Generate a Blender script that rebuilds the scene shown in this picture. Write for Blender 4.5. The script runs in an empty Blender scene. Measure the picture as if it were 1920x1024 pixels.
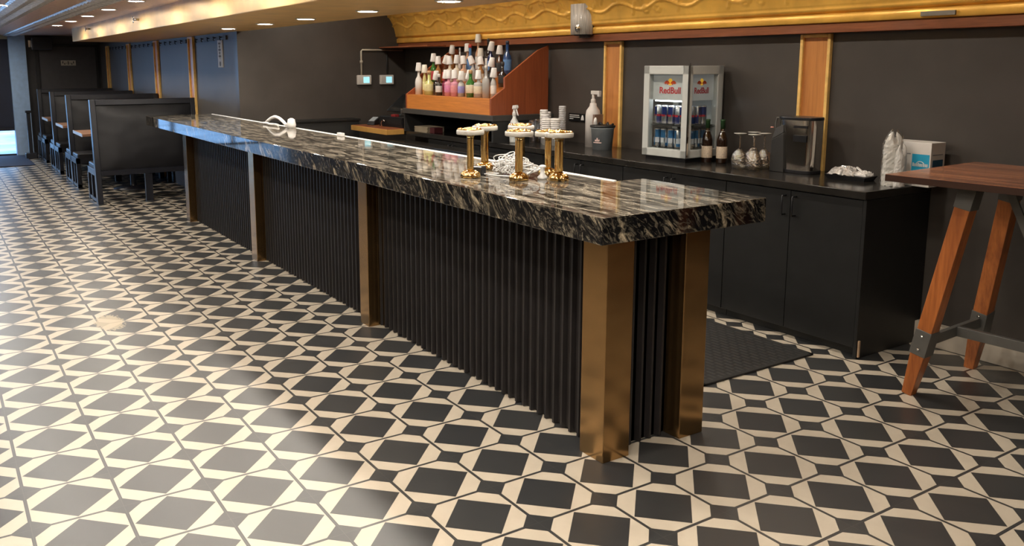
import bpy, bmesh, math, random
import numpy as np
from mathutils import Matrix, Vector
random.seed(7); np.random.seed(7)
S = bpy.context.scene
COL = S.collection
PI = math.pi

# ------------------------------------------------------------------ camera
cd = bpy.data.cameras.new('camera'); cam = bpy.data.objects.new('camera', cd); COL.objects.link(cam)
YAW, PIT, ROL = 1.0073, -0.1581, -0.0017
cy_, sy_, cp_, sp_, cr_, sr_ = math.cos(YAW), math.sin(YAW), math.cos(PIT), math.sin(PIT), math.cos(ROL), math.sin(ROL)
fw = Vector((-sy_*cp_, cy_*cp_, sp_)); rt = Vector((cy_, sy_, 0)); up = rt.cross(fw)
r2 = cr_*rt + sr_*up; u2 = -sr_*rt + cr_*up
M4 = Matrix((r2, u2, -fw)).transposed().to_4x4(); M4.translation = (2.2394, -2.0059, 1.6026)
cam.matrix_world = M4
cd.sensor_fit = 'HORIZONTAL'; cd.sensor_width = 36; cd.lens = 1595.6749*36/1920
cd.shift_x = (960-881.0152)/1920; cd.shift_y = (377.1189-512)/1920
cd.clip_start = 0.05; cd.clip_end = 200
S.camera = cam
# ------------------------------------------------------------------ world, exposure
w = bpy.data.worlds.new('daylight'); S.world = w; w.use_nodes = True
bg = w.node_tree.nodes['Background']; bg.inputs[0].default_value = (0.30, 0.56, 1.0, 1); bg.inputs[1].default_value = 3.4
S.view_settings.view_transform = 'Standard'; S.view_settings.look = 'None'
S.view_settings.exposure = 0.82; S.view_settings.gamma = 1.0; S.view_settings.use_curve_mapping = False
S.cycles.use_denoising = True
S.cycles.max_bounces = 8; S.cycles.diffuse_bounces = 4; S.cycles.glossy_bounces = 4; S.cycles.transmission_bounces = 8
S.cycles.sample_clamp_indirect = 3.0; S.cycles.caustics_reflective = False; S.cycles.caustics_refractive = False
LAMP = 170.0            # radiance of a downlight lens
LAMP_COL = (1.0, 0.92, 0.80)

# ------------------------------------------------------------------ helpers
ABS = {}      # things whose parts are written in room coordinates: name -> place of the thing
class MB:
    """collects geometry for one mesh"""
    def __init__(s): s.v = []; s.f = []; s.sm = []; s.mi = []; s.cur = 0
    def add(s, vs, fs, smooth=False):
        o = len(s.v); s.v += [tuple(map(float, p)) for p in vs]
        for f in fs: s.f.append([i+o for i in f]); s.sm.append(smooth); s.mi.append(s.cur)
        return s
    def box(s, a, b, rot=0.0, piv=None):
        x0, y0, z0 = a; x1, y1, z1 = b
        P = [(x0,y0,z0),(x1,y0,z0),(x1,y1,z0),(x0,y1,z0),(x0,y0,z1),(x1,y0,z1),(x1,y1,z1),(x0,y1,z1)]
        if rot:
            cx, cyy = piv if piv else ((x0+x1)/2, (y0+y1)/2); c, n = math.cos(rot), math.sin(rot)
            P = [(cx+(x-cx)*c-(y-cyy)*n, cyy+(x-cx)*n+(y-cyy)*c, z) for x, y, z in P]
        return s.add(P, [(3,2,1,0),(4,5,6,7),(0,1,5,4),(1,2,6,5),(2,3,7,6),(3,0,4,7)])
    def hexa(s, P):
        return s.add(P, [(3,2,1,0),(4,5,6,7),(0,1,5,4),(1,2,6,5),(2,3,7,6),(3,0,4,7)])
    def prism(s, poly, z0, z1):
        n = len(poly)
        vs = [(x,y,z0) for x,y in poly]+[(x,y,z1) for x,y in poly]
        fs = [list(range(n))[::-1], list(range(n,2*n))]+[(i,(i+1)%n,n+(i+1)%n,n+i) for i in range(n)]
        return s.add(vs, fs)
    def prism_x(s, poly, x0, x1):      # poly in (y,z)
        n = len(poly)
        vs = [(x0,y,z) for y,z in poly]+[(x1,y,z) for y,z in poly]
        fs = [list(range(n))[::-1], list(range(n,2*n))]+[(i,(i+1)%n,n+(i+1)%n,n+i) for i in range(n)]
        return s.add(vs, fs)
    def prism_y(s, poly, y0, y1):      # poly in (x,z)
        n = len(poly)
        vs = [(x,y0,z) for x,z in poly]+[(x,y1,z) for x,z in poly]
        fs = [list(range(n)), list(range(n,2*n))[::-1]]+[(i,n+i,n+(i+1)%n,(i+1)%n) for i in range(n)]
        return s.add(vs, fs)
    def lathe(s, prof, c=(0,0), seg=24, smooth=True, fn=None, tilt=None):
        vs = []; m = len(prof)
        for r, z in prof:
            for k in range(seg):
                a = 2*PI*k/seg; rr = r*(fn(a, z) if fn else 1)
                vs.append((rr*math.cos(a), rr*math.sin(a), z))
        if tilt: vs = [tuple(tilt @ Vector(p)) for p in vs]
        vs = [(x+c[0], y+c[1], z+(c[2] if len(c) > 2 else 0)) for x, y, z in vs]
        fs = []
        for i in range(m-1):
            for k in range(seg):
                k2 = (k+1) % seg
                fs.append((i*seg+k, i*seg+k2, (i+1)*seg+k2, (i+1)*seg+k))
        s.add(vs, fs, smooth)
        o = len(s.v)-len(vs)
        s.f.append([o+k for k in range(seg)][::-1]); s.sm.append(False); s.mi.append(s.cur)
        s.f.append([o+(m-1)*seg+k for k in range(seg)]); s.sm.append(False); s.mi.append(s.cur)
        return s
    def tube(s, pts, r, seg=8, closed=False):
        P = [Vector(p) for p in pts]; n = len(P); vs = []
        t0 = (P[1]-P[0]).normalized(); ref = Vector((0,0,1)) if abs(t0.z) < .9 else Vector((1,0,0))
        nrm = t0.cross(ref).normalized()
        for i in range(n):
            if closed: t = (P[(i+1) % n]-P[i-1]).normalized()
            else: t = (P[min(i+1,n-1)]-P[max(i-1,0)]).normalized()
            nrm = (nrm-t*nrm.dot(t)).normalized(); b = t.cross(nrm)
            rr = r[i] if isinstance(r, (list, tuple)) else r
            for k in range(seg):
                a = 2*PI*k/seg; vs.append(P[i]+nrm*(rr*math.cos(a))+b*(rr*math.sin(a)))
        fs = []
        for i in range(n if closed else n-1):
            j = (i+1) % n
            for k in range(seg):
                k2 = (k+1) % seg; fs.append((i*seg+k, i*seg+k2, j*seg+k2, j*seg+k))
        s.add(vs, fs, True)
        if not closed:
            o = len(s.v)-len(vs)
            s.f.append([o+k for k in range(seg)][::-1]); s.sm.append(False); s.mi.append(s.cur)
            s.f.append([o+(n-1)*seg+k for k in range(seg)]); s.sm.append(False); s.mi.append(s.cur)
        return s
    def bar(s, a, b, wx, wy, wx2=None, wy2=None):   # square bar from a to b
        wx2 = wx if wx2 is None else wx2; wy2 = wy if wy2 is None else wy2
        a = Vector(a); b = Vector(b); d = (b-a).normalized()
        ref = Vector((0,1,0)) if abs(d.y) < .9 else Vector((1,0,0))
        ux = ref.cross(d).normalized(); uy = d.cross(ux).normalized()
        P = [a-ux*wx/2-uy*wy/2, a+ux*wx/2-uy*wy/2, a+ux*wx/2+uy*wy/2, a-ux*wx/2+uy*wy/2,
             b-ux*wx2/2-uy*wy2/2, b+ux*wx2/2-uy*wy2/2, b+ux*wx2/2+uy*wy2/2, b-ux*wx2/2+uy*wy2/2]
        return s.hexa(P)
    def build(s, name, mats, parent=None, bevel=0.0, seg=2):
        me = bpy.data.meshes.new(name)
        r = parent
        while r is not None and r.parent is not None: r = r.parent
        o0 = ABS.get(r.name, Vector((0,0,0))) if r is not None else Vector((0,0,0))
        me.from_pydata([tuple(Vector(p)-o0) for p in s.v], [], s.f)
        if not isinstance(mats, (list, tuple)): mats = [mats]
        for m in mats: me.materials.append(m)
        for p, sm, mi in zip(me.polygons, s.sm, s.mi): p.use_smooth = sm; p.material_index = mi
        bm = bmesh.new(); bm.from_mesh(me); bmesh.ops.recalc_face_normals(bm, faces=bm.faces); bm.to_mesh(me); bm.free()
        me.update()
        o = bpy.data.objects.new(name, me); COL.objects.link(o)
        if parent is not None: o.parent = parent
        if bevel:
            b = o.modifiers.new('bevel', 'BEVEL'); b.width = bevel; b.segments = seg; b.limit_method = 'ANGLE'; b.angle_limit = math.radians(40)
        return o

def tag(o, label=None, cat=None, group=None, kind=None):
    if label: o['label'] = label
    if cat: o['category'] = cat
    if group: o['group'] = group
    if kind: o['kind'] = kind
    return o
def thing(name, label, cat, loc=(0,0,0), rz=0.0, group=None, room=False):
    o = bpy.data.objects.new(name, None); COL.objects.link(o)
    o.empty_display_size = .05; o.location = loc; o.rotation_euler = (0,0,rz)
    if room: ABS[o.name] = Vector(loc)
    return tag(o, label, cat, group)
def struct(name, mb, m, bevel=0.0, parent=None):
    o = mb.build(name, m, parent, bevel)
    if parent is None: o['kind'] = 'structure'; o['label'] = name.replace('_', ' '); o['category'] = 'structure'
    return o
def copy_tree(o, parent=None):
    c = o.copy(); COL.objects.link(c)
    if parent is not None: c.parent = parent
    for ch in list(o.children): copy_tree(ch, c)
    return c
def text_mb(body, size, name, mat, parent, M, extrude=.0006, bold=0.0, xs=1.0):
    """lettering as a mesh: letters drawn in the xy plane, centred, placed by matrix M"""
    cu = bpy.data.curves.new(name, 'FONT'); cu.body = body; cu.size = size; cu.align_x = 'CENTER'; cu.align_y = 'CENTER'
    cu.extrude = extrude; cu.offset = bold
    t = bpy.data.objects.new(name, cu); COL.objects.link(t)
    dg = bpy.context.evaluated_depsgraph_get(); me = bpy.data.meshes.new_from_object(t.evaluated_get(dg))
    bpy.data.objects.remove(t)
    me.transform(Matrix.Diagonal((xs,1,1,1))); me.transform(M); me.materials.clear(); me.materials.append(mat)
    o = bpy.data.objects.new(name, me); COL.objects.link(o); o.parent = parent
    return o

# ------------------------------------------------------------------ materials
class NT:
    def __init__(s, name):
        s.m = bpy.data.materials.new(name); s.m.use_nodes = True; s.t = s.m.node_tree; s.b = s.t.nodes['Principled BSDF']
    def n(s, typ, **kw):
        x = s.t.nodes.new(typ)
        for k, v in kw.items():
            if k.startswith('i_'):
                key = k[2:]; key = int(key) if key.isdigit() else key
                if hasattr(v, 'is_output'): s.t.links.new(v, x.inputs[key])
                else: x.inputs[key].default_value = v
            else: setattr(x, k, v)
        return x
    def math(s, op, a, b=0.0, c=None):
        x = s.t.nodes.new('ShaderNodeMath'); x.operation = op
        for i, v in enumerate((a, b, c)):
            if v is None: continue
            if hasattr(v, 'is_output'): s.t.links.new(v, x.inputs[i])
            else: x.inputs[i].default_value = v
        return x.outputs[0]
    def ramp(s, fac, stops, interp='LINEAR'):
        x = s.t.nodes.new('ShaderNodeValToRGB'); x.color_ramp.interpolation = interp
        e = x.color_ramp.elements
        while len(e) < len(stops): e.new(.5)
        for el, (p, c) in zip(e, stops): el.position = p; el.color = (*c, 1) if len(c) == 3 else c
        s.t.links.new(fac, x.inputs[0]); return x.outputs[0]
    def mix(s, fac, a, b, typ='MIX'):
        x = s.t.nodes.new('ShaderNodeMix'); x.data_type = 'RGBA'; x.blend_type = typ
        for i, v in ((0, fac), (6, a), (7, b)):
            if hasattr(v, 'is_output'): s.t.links.new(v, x.inputs[i])
            else: x.inputs[i].default_value = v if not isinstance(v, tuple) or len(v) == 4 else (*v, 1)
        return x.outputs[2]
    def link(s, out, key):
        s.t.links.new(out, s.b.inputs[key])
    def set(s, **kw):
        for k, v in kw.items():
            k = k.replace('_', ' ')
            s.b.inputs[k].default_value = (*v, 1) if isinstance(v, tuple) and len(v) == 3 else v
        return s
    def bump(s, h, strength=.3, dist=.01):
        x = s.n('ShaderNodeBump', i_Strength=strength, i_Distance=dist, i_Height=h); s.link(x.outputs[0], 'Normal')
    def coord(s, scale=(1,1,1), rot=(0,0,0)):
        tc = s.n('ShaderNodeTexCoord'); mp = s.n('ShaderNodeMapping', i_Vector=tc.outputs['Object'], i_Scale=scale, i_Rotation=rot)
        return mp.outputs[0]
    def noise(s, vec, scale=5, detail=4, rough=.5, dist=0.0):
        return s.n('ShaderNodeTexNoise', i_Vector=vec, i_Scale=scale, i_Detail=detail, i_Roughness=rough, i_Distortion=dist).outputs[0]
MATS = {}
def mat(name, col, rough=.5, metal=0.0, var=.08, nscale=12, bump=0.0, coat=0.0, trans=0.0, ior=1.45, emit=None, es=0.0, alpha=1.0, spec=.5, stretch=(1,1,1)):
    if name in MATS: return MATS[name]
    a = NT(name); a.set(Roughness=rough, Metallic=metal, IOR=ior)
    a.b.inputs['Specular IOR Level'].default_value = spec
    v = a.coord(stretch); nz = a.noise(v, nscale, 3)
    d = tuple(max(0, c*(1-var)) for c in col); l = tuple(min(1, c*(1+var)) for c in col)
    a.link(a.ramp(nz, [(.3, d), (.7, l)]), 'Base Color')
    if bump: a.bump(nz, bump, .004)
    if coat: a.b.inputs['Coat Weight'].default_value = coat; a.b.inputs['Coat Roughness'].default_value = .08
    if trans: a.b.inputs['Transmission Weight'].default_value = trans
    if emit: a.set(Emission_Color=emit); a.b.inputs['Emission Strength'].default_value = es
    if alpha < 1: a.b.inputs['Alpha'].default_value = alpha
    MATS[name] = a.m; return a.m
def wood(name, dark, light, axis='x', scale=1.0, rough=.35, coat=.2, lo=.3, hi=.65):
    a = NT(name); a.set(Roughness=rough)
    st = {'x': (.6,9,9), 'y': (9,.6,9), 'z': (9,9,.6)}[axis]
    v = a.coord(tuple(q*scale for q in st)); n1 = a.noise(v, 2.2, 6, .6, .6)
    v2 = a.coord(tuple(q*scale*4 for q in st)); n2 = a.noise(v2, 3, 3, .6)
    c1 = a.ramp(n1, [(lo, dark), (hi, light)]); c2 = a.mix(.25, c1, a.ramp(n2, [(.35, tuple(q*.6 for q in dark)), (.6, light)]))
    a.link(c2, 'Base Color'); a.bump(n2, .08, .003)
    a.b.inputs['Coat Weight'].default_value = coat; a.b.inputs['Coat Roughness'].default_value = .15
    MATS[name] = a.m; return a.m

# floor tile: a diamond inscribed in every tile, a small square on every grout crossing
T = 0.305
def floor_mat():
    a = NT('patterned_cement_tile'); tc = a.n('ShaderNodeTexCoord'); sp = a.n('ShaderNodeSeparateXYZ', i_Vector=tc.outputs['Object'])
    u = a.math('DIVIDE', sp.outputs[0], T); v = a.math('DIVIDE', sp.outputs[1], T)
    fu = a.math('FRACT', u); fv = a.math('FRACT', v)
    du = a.math('ABSOLUTE', a.math('SUBTRACT', fu, .5)); dv = a.math('ABSOLUTE', a.math('SUBTRACT', fv, .5))
    diamond = a.math('LESS_THAN', a.math('ADD', du, dv), .468)
    corner = a.math('GREATER_THAN', a.math('ADD', du, dv), 1-.225)
    line = a.math('GREATER_THAN', a.math('MAXIMUM', du, dv), .5-.021)
    grout = a.math('GREATER_THAN', a.math('MAXIMUM', du, dv), .5-.004)
    blk = a.math('MAXIMUM', a.math('MAXIMUM', diamond, corner), line)
    cu = a.math('FLOOR', u); cv = a.math('FLOOR', v)
    cb = a.n('ShaderNodeCombineXYZ', i_X=cu, i_Y=cv); wn = a.n('ShaderNodeTexWhiteNoise', i_Vector=cb.outputs[0])
    vec = a.coord(); n = a.noise(vec, 9, 5, .6); n2 = a.noise(vec, 60, 3, .6)
    black = a.ramp(n, [(.3, (.020,.021,.022)), (.75, (.032,.032,.031))])
    black = a.mix(.5, black, a.ramp(wn.outputs[0], [(0, (.018,.019,.021)), (1, (.036,.035,.033))]))
    cream = a.ramp(n, [(.3, (.475,.41,.32)), (.7, (.525,.455,.36))])
    col = a.mix(blk, cream, black); col = a.mix(a.math('MULTIPLY', grout, .5), col, (.07,.065,.06))
    # a worn tan chip on one tile
    dx = a.math('DIVIDE', a.math('SUBTRACT', sp.outputs[0], -3.37), .20); dy = a.math('DIVIDE', a.math('SUBTRACT', sp.outputs[1], -1.16), .09)
    rr = a.math('ADD', a.math('ADD', a.math('MULTIPLY', dx, dx), a.math('MULTIPLY', dy, dy)), a.math('MULTIPLY', a.math('SUBTRACT', n2, .5), 2.2))
    col = a.mix(a.math('MULTIPLY', a.math('LESS_THAN', rr, .8), .75), col, (.42,.33,.20))
    a.link(col, 'Base Color')
    a.link(a.ramp(n, [(.3, (.36,.36,.36)), (.7, (.39,.39,.39))]), 'Roughness')
    a.b.inputs['IOR'].default_value = 1.88      # sealed, waxed tile
    a.bump(a.math('SUBTRACT', a.math('MULTIPLY', n2, .15), grout), .12, .002)
    return a.m
def granite_mat(name, edge):
    """black stone with cream veins: long streaks on the slab's face, slanting folds on its laminated edge"""
    a = NT(name); a.set(Roughness=.045)
    tc = a.n('ShaderNodeTexCoord'); sp = a.n('ShaderNodeSeparateXYZ', i_Vector=tc.outputs['Object'])
    if edge:
        al = a.math('ADD', sp.outputs[0], sp.outputs[1])
        p = a.math('ADD', a.math('MULTIPLY', al, .80), a.math('MULTIPLY', sp.outputs[2], .75))
        q = a.math('SUBTRACT', a.math('MULTIPLY', sp.outputs[2], .60), a.math('MULTIPLY', al, .55))
        vec = a.n('ShaderNodeCombineXYZ', i_X=a.math('MULTIPLY', p, 13.0), i_Y=a.math('MULTIPLY', q, 6.0)).outputs[0]
    else:
        vec = a.n('ShaderNodeCombineXYZ', i_X=a.math('MULTIPLY', sp.outputs[0], 5.0), i_Y=a.math('ADD', a.math('MULTIPLY', sp.outputs[1], 25.0), a.math('MULTIPLY', sp.outputs[0], .9))).outputs[0]
    cn = a.n('ShaderNodeTexNoise', i_Vector=vec, i_Scale=.55, i_Detail=3.0)
    sc_ = a.n('ShaderNodeVectorMath', operation='SCALE'); a.t.links.new(cn.outputs['Color'], sc_.inputs[0]); sc_.inputs['Scale'].default_value = 3.4 if edge else 3.0
    wob = a.n('ShaderNodeVectorMath', operation='ADD'); a.t.links.new(vec, wob.inputs[0]); a.t.links.new(sc_.outputs[0], wob.inputs[1])
    n1 = a.noise(wob.outputs[0], 1.15, 7, .62, .5); n2 = a.noise(wob.outputs[0], 4.2, 5, .65, .3)
    n3 = a.noise(tc.outputs['Object'], 160, 2, .5)
    if edge: st = [(.47, (.004,.004,.005)), (.55, (.014,.013,.012)), (.59, (.12,.10,.07)), (.68, (.36,.29,.20)), (.8, (.46,.39,.29))]; fs_ = [(.50, (0,0,0)), (.66, (.13,.11,.08))]
    else: st = [(.38, (.006,.006,.006)), (.465, (.024,.022,.020)), (.52, (.16,.14,.11)), (.61, (.38,.33,.26)), (.8, (.46,.41,.33))]; fs_ = [(.47, (0,0,0)), (.62, (.13,.115,.09))]
    col = a.mix(1.0, a.ramp(n1, st), a.ramp(n2, fs_), 'ADD')
    col = a.mix(.5, col, a.ramp(n3, [(.35, (.15,.15,.15)), (.65, (1,1,1))]), 'MULTIPLY')
    a.link(col, 'Base Color'); MATS[name] = a.m; return a.m

# ------------------------------------------------------------------ shared materials
M_FLOOR = floor_mat()
M_GRAN = granite_mat('streaked_granite_face', False); M_GRANE = granite_mat('folded_granite_edge', True)
M_WALL = mat('charcoal_paint', (.056,.048,.042), .42, var=.14, nscale=3, bump=.05)
M_WALLB = mat('slate_paint', (.085,.080,.080), .5, var=.10, nscale=2)
M_GOLD = mat('gold_paint', (.86,.555,.22), .38, metal=.35, var=.10, nscale=5)
M_TINGOLD = mat('gold_pressed_tin', (.90,.50,.095), .34, metal=.25, var=.14, nscale=7)
M_TIN = mat('aged_tin', (.92,.63,.49), .34, metal=.15, var=.12, nscale=26, bump=.9)
M_TINGLINT = mat('tin_painted_glints', (.85,.87,.92), .25, metal=.3, var=.2, nscale=40, bump=.8)  # blue-white colour paints the daylight glints along the ceiling ridges
M_WOODRED = wood('reddish_wood', (.16,.045,.016), (.30,.095,.035), 'x')
M_WOODREDV = wood('reddish_wood_upright', (.42,.145,.034), (.62,.255,.068), 'z', .5)
M_MOULD = mat('golden_moulding', (.85,.54,.17), .4, var=.12, nscale=20)
M_ORANGE = wood('orange_plywood', (.50,.165,.032), (.68,.245,.05), 'x', .8, .4)
M_DKORANGE = wood('darker_plywood', (.24,.055,.018), (.34,.085,.028), 'z', .6, .4)  # side panels, darker than the orange front boards
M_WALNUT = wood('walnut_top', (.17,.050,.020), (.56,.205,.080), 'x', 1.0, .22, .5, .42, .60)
M_LEGWOOD = wood('leg_wood', (.26,.07,.016), (.50,.155,.035), 'z', 1.0, .4, .2, .36, .62)
M_BRONZE = mat('brushed_bronze', (.36,.22,.095), .20, metal=.95, var=.10, nscale=4, stretch=(1,1,3))
M_FLUTE = mat('black_fluted_panel', (.017,.014,.014), .5, var=.15)
M_BLACK = mat('black_laminate', (.010,.010,.010), .42, var=.15)
M_BLACKD = mat('plain_black_board', (.02,.02,.02), .5)  # one even black for boards, carcass and plinth
M_GLOSSB = mat('black_worktop', (.020,.018,.016), .16, var=.2, nscale=8)
M_BLKMET = mat('black_metal', (.018,.018,.020), .3, metal=.3)
M_STEEL = mat('brushed_steel', (.62,.61,.60), .18, metal=1.0)
M_GREYMET = mat('grey_bracket_steel', (.14,.135,.125), .45, metal=.5)
M_BRASS = mat('polished_brass', (.78,.52,.20), .12, metal=1.0, var=.05)
M_WHITE = mat('white_plastic', (.72,.70,.68), .4, var=.04)
M_PAPER = mat('white_paper', (.74,.71,.68), .7, var=.05)
M_GREY = mat('grey_plastic', (.30,.33,.35), .4)
M_VINYL = mat('black_vinyl', (.009,.009,.012), .42, var=.2, nscale=6, bump=.35)
M_FRAMEB = mat('black_painted_frame', (.012,.013,.020), .32)
M_RUBBER = mat('black_rubber', (.016,.015,.014), .7)
M_FRIDGE = mat('pale_grey_enamel', (.50,.51,.49), .35, var=.03)
M_LENS = mat('lamp_lens', (.9,.9,.9), .5, emit=LAMP_COL, es=LAMP)
M_RING = mat('white_trim_ring', (.8,.8,.8), .4)
M_DAYMAT = mat('dark_entrance_mat', (.03,.035,.06), .9, bump=.3, nscale=80)
def glass_mat(name, col=(1,1,1), rough=.0, a=.12, cut=0.0):
    """thin clear pane: mostly lets light pass, with a sharp reflection"""
    x = NT(name); t = x.t
    tr = x.n('ShaderNodeBsdfTransparent', i_Color=(*col,1)); gl = x.n('ShaderNodeBsdfGlossy', i_Roughness=rough)
    lw = x.n('ShaderNodeLayerWeight', i_Blend=.5); mx = x.n('ShaderNodeMixShader')
    ff = x.math('ADD', x.math('MULTIPLY', x.math('POWER', lw.outputs['Facing'], 4.0), .75), a)
    if cut: bp = x.n('ShaderNodeBump', i_Strength=cut, i_Distance=.01, i_Height=x.n('ShaderNodeTexVoronoi', i_Vector=x.coord(), i_Scale=110.0).outputs[0]); t.links.new(bp.outputs[0], gl.inputs['Normal'])
    t.links.new(ff, mx.inputs[0]); t.links.new(tr.outputs[0], mx.inputs[1]); t.links.new(gl.outputs[0], mx.inputs[2])
    out = t.nodes['Material Output']; t.links.new(mx.outputs[0], out.inputs[0]); t.nodes.remove(x.b)
    return x.m
M_PANE = glass_mat('clear_pane', (.95,.97,.97), 0, .06)
M_CLEAR = glass_mat('clear_glass', (.90,.89,.86), .06, .26, .5)
M_PLASTIC = glass_mat('clear_plastic', (.86,.86,.88), .15, .12)
M_WRAP = glass_mat('clear_wrap', (.90,.90,.88), .3, .10)

# ------------------------------------------------------------------ room shell
YW, XP, XF, ZC = 2.80, -6.80, -15.2, 2.15       # back wall, bar end wall, far wall, ceiling
ZS, YS0, YS1 = 1.962, -0.12, 0.86                # bulkhead underside, its front and back
XR, YF = 4.6, -4.6
m = MB(); m.add([(XF-.1,YF,0),(XR,YF,0),(XR,YW+.1,0),(XF-.1,YW+.1,0)], [(0,1,2,3)]); struct('floor', m, M_FLOOR)
struct('wall_back', MB().box((XP-.1,YW,0),(XR,YW+.1,2.6)), M_WALL)
struct('wall_left', MB().box((XP-.1,.80,0),(XP,YW,2.6)), M_WALL)
struct('wall_booths', MB().box((XF,.80,0),(XP-.1,.90,2.6)), M_WALLB)
struct('wall_right', MB().box((XR,YF,0),(XR+.1,YW+.1,2.6)), M_WALL)
struct('wall_front', MB().box((XF-.1,YF-.1,0),(XR+.1,YF,2.6)), M_WALL)
struct('ceiling', MB().box((XF-.1,YF,ZC),(XR,YS0,ZC+.1)), M_TIN)
struct('ceiling_bar', MB().box((XP-.1,YS0,2.5),(XR,YW,2.6)), M_GOLD)
struct('soffit', MB().box((-11.8,YS0,ZS),(XR,YS1,2.5)), M_GOLD, .006)
struct('ceiling_booths', MB().box((XF-.1,YS0,ZC),(-11.8,.9,ZC+.1)), M_TIN)
# far wall: dark panelled part, pale pier, storefront opening
WL = mat('dark_panel_paint', (.080,.075,.075), .4)
struct('wall_end', MB().box((XF-.1,-.46,0),(XF,.9,2.6)), WL)
struct('wall_pier', MB().box((XF-.1,-.73,0),(XF+.12,-.46,ZC)), mat('pale_paint_blue_lit', (.42,.60,.86), .5))  # blue window light is put into the pier's colour
struct('trim_1', MB().box((XF,-.31,0),(XF+.03,-.25,1.95)).box((XF,.70,0),(XF+.03,.76,1.95)).box((XF,-.31,1.95),(XF+.03,.76,2.0)), mat('dark_door_trim', (.022,.02,.02), .35), .004)
struct('door_1', MB().box((XF,-.25,.01),(XF+.015,.70,1.95)), mat('dark_door_paint', (.085,.078,.078), .42))
wf = MB().box((XF-.12,YF,0),(XF-.04,YF+.08,ZC)).box((XF-.12,-2.2,0),(XF-.04,-2.12,1.85)).box((XF-.12,-3.4,0),(XF-.04,-3.32,1.85)).box((XF-.12,-1.22,.0),(XF-.04,-1.14,1.85)).box((XF-.12,-1.14,.45),(XF-.04,-.73,.52)).box((XF-.12,YF,1.80),(XF-.04,-1.14,1.88)).box((XF-.12,YF,0),(XF-.04,-.73,.03))
win = struct('window_1', wf, mat('dark_window_frame', (.02,.022,.03), .4))
g = MB().box((XF-.09,YF+.08,.03),(XF-.08,-1.22,1.80)).box((XF-.09,-1.14,.03),(XF-.08,-.73,.45)).build('pane', M_PANE, win)  # tall panes out of view are enlarged to let in more daylight
struct('wall_storefront', MB().box((XF-.13,-1.14,.52),(XF-.02,-.73,2.08)).box((XF-.13,YF,1.88),(XF-.02,-1.14,2.08)), mat('dark_navy_panel', (.018,.022,.040), .5))
struct('trim_2', MB().box((XF-.13,YF,2.08),(XF,-.73,ZC)), mat('pale_header', (.55,.52,.40), .6))
# outside: pavement and kerb across the street
o = MB().box((-40,-22,-.12),(XF-.13,12,-.04)).build('pavement_outside', mat('outside_pavement', (.50,.52,.54), .8, var=.4, nscale=1.2)); tag(o, 'bright pavement outside beyond the storefront glass', 'pavement', kind='structure')

# tin ceiling: raised mouldings running the length of the room
def strip(name, y, wd):
    mb = MB(); n = 300; X = np.linspace(XF, XR, n)
    prof = [(-wd/2, 0), (-wd/2.4, -.012), (-wd/5, -.020), (0, -.012), (wd/5, -.020), (wd/2.4, -.012), (wd/2, 0)]
    vs = []; fs = []
    for i, x in enumerate(X):
        k = 1+.55*math.sin(i*2.1)
        for (dy, dz) in prof: vs.append((x, y+dy, ZC-.001+dz*k))
    q = len(prof)
    for i in range(n-1):
        for j in range(q-1): fs.append((i*q+j, i*q+j+1, (i+1)*q+j+1, (i+1)*q+j))
    return struct(name, mb.add(vs, fs, False), M_TINGLINT)
strip('trim_3', -.69, .24); strip('trim_4', -1.20, .32); strip('trim_5', -2.3, .20); strip('trim_6', -3.3, .20)

# ------------------------------------------------------------------ gold pressed-tin cove over the back bar
prof = [(2.722,1.858),(2.700,1.858),(2.694,1.866),(2.694,1.905),(2.698,1.912),(2.712,1.916),(2.712,1.921),(2.690,1.926),(2.680,1.934),(2.677,1.945),(2.681,1.955),(2.676,1.962)]
cv0 = (2.676,1.962); c1 = (2.655,2.10); c2 = (2.56,2.24); c3 = (2.30,2.36)
NC = 44
def bez(t):
    k = 1-t
    return tuple(k**3*cv0[i]+3*k*k*t*c1[i]+3*k*t*t*c2[i]+t**3*c3[i] for i in (0,1))
prof += [bez((i+1)/NC) for i in range(NC)]
prof = np.array(prof); seglen = np.r_[0, np.cumsum(np.hypot(*np.diff(prof, axis=0).T))]
X = np.arange(XP, XR+.001, .0125); PER = .94
# relief drawn in (distance along the wall, distance up the curve): a running wave, leaf sprays, paired scrolls
cur = []
t = np.linspace(0, 1, 90)
s0 = seglen[12]
def addc(xs, ss, wdt, hgt): cur.append((np.asarray(xs), np.asarray(ss)+s0, wdt, hgt))
for k in range(2):
    b = k*PER/2
    addc(b+t*PER/2, .085+.032*np.sin(2*PI*t), .007, .0085)
    addc(b+.10+.035*np.sin(2.5*t), .10+.11*t, .006, .006)
    addc(b+.30-.05*t, .12-.10*t**1.4, .006, .006)
    addc(b+.33+.05*t, .12+.07*np.sin(PI*t), .006, .006)
for cx, sg in ((.40, 1), (.52, -1)):
    a = t*3.6*PI; rr = .036*(1-.78*t); addc(cx+sg*rr*np.cos(a), .050+rr*np.sin(a), .005, .006)
for cx in (.08, .86):
    a = t*3*PI; rr = .03*(1-.7*t); addc(cx+rr*np.cos(a), .16+rr*np.sin(a), .005, .006)
addc(t*PER, .205+.012*np.sin(6*PI*t), .007, .007)
addc(t*PER, .30+.02*np.sin(4*PI*t), .007, .007)
xp = np.mod(X-XP, PER); H = np.zeros((len(X), len(prof)))
u = np.arange(0, PER, .0125)
Hp = np.zeros((len(u)+1, len(prof)))
for xs, ss, wdt, hgt in cur:
    for sh in (-PER, 0, PER):
        for i, uu in enumerate(np.append(u, PER)):
            d2 = ((uu-xs[None,:]-sh)**2+(seglen[:,None]-ss[None,:])**2).min(1)
            Hp[i] = np.maximum(Hp[i], hgt*np.exp(-d2/(wdt**2)))
for i, q in enumerate(xp): H[i] = Hp[int(round(q/.0125)) % len(u)]
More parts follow.
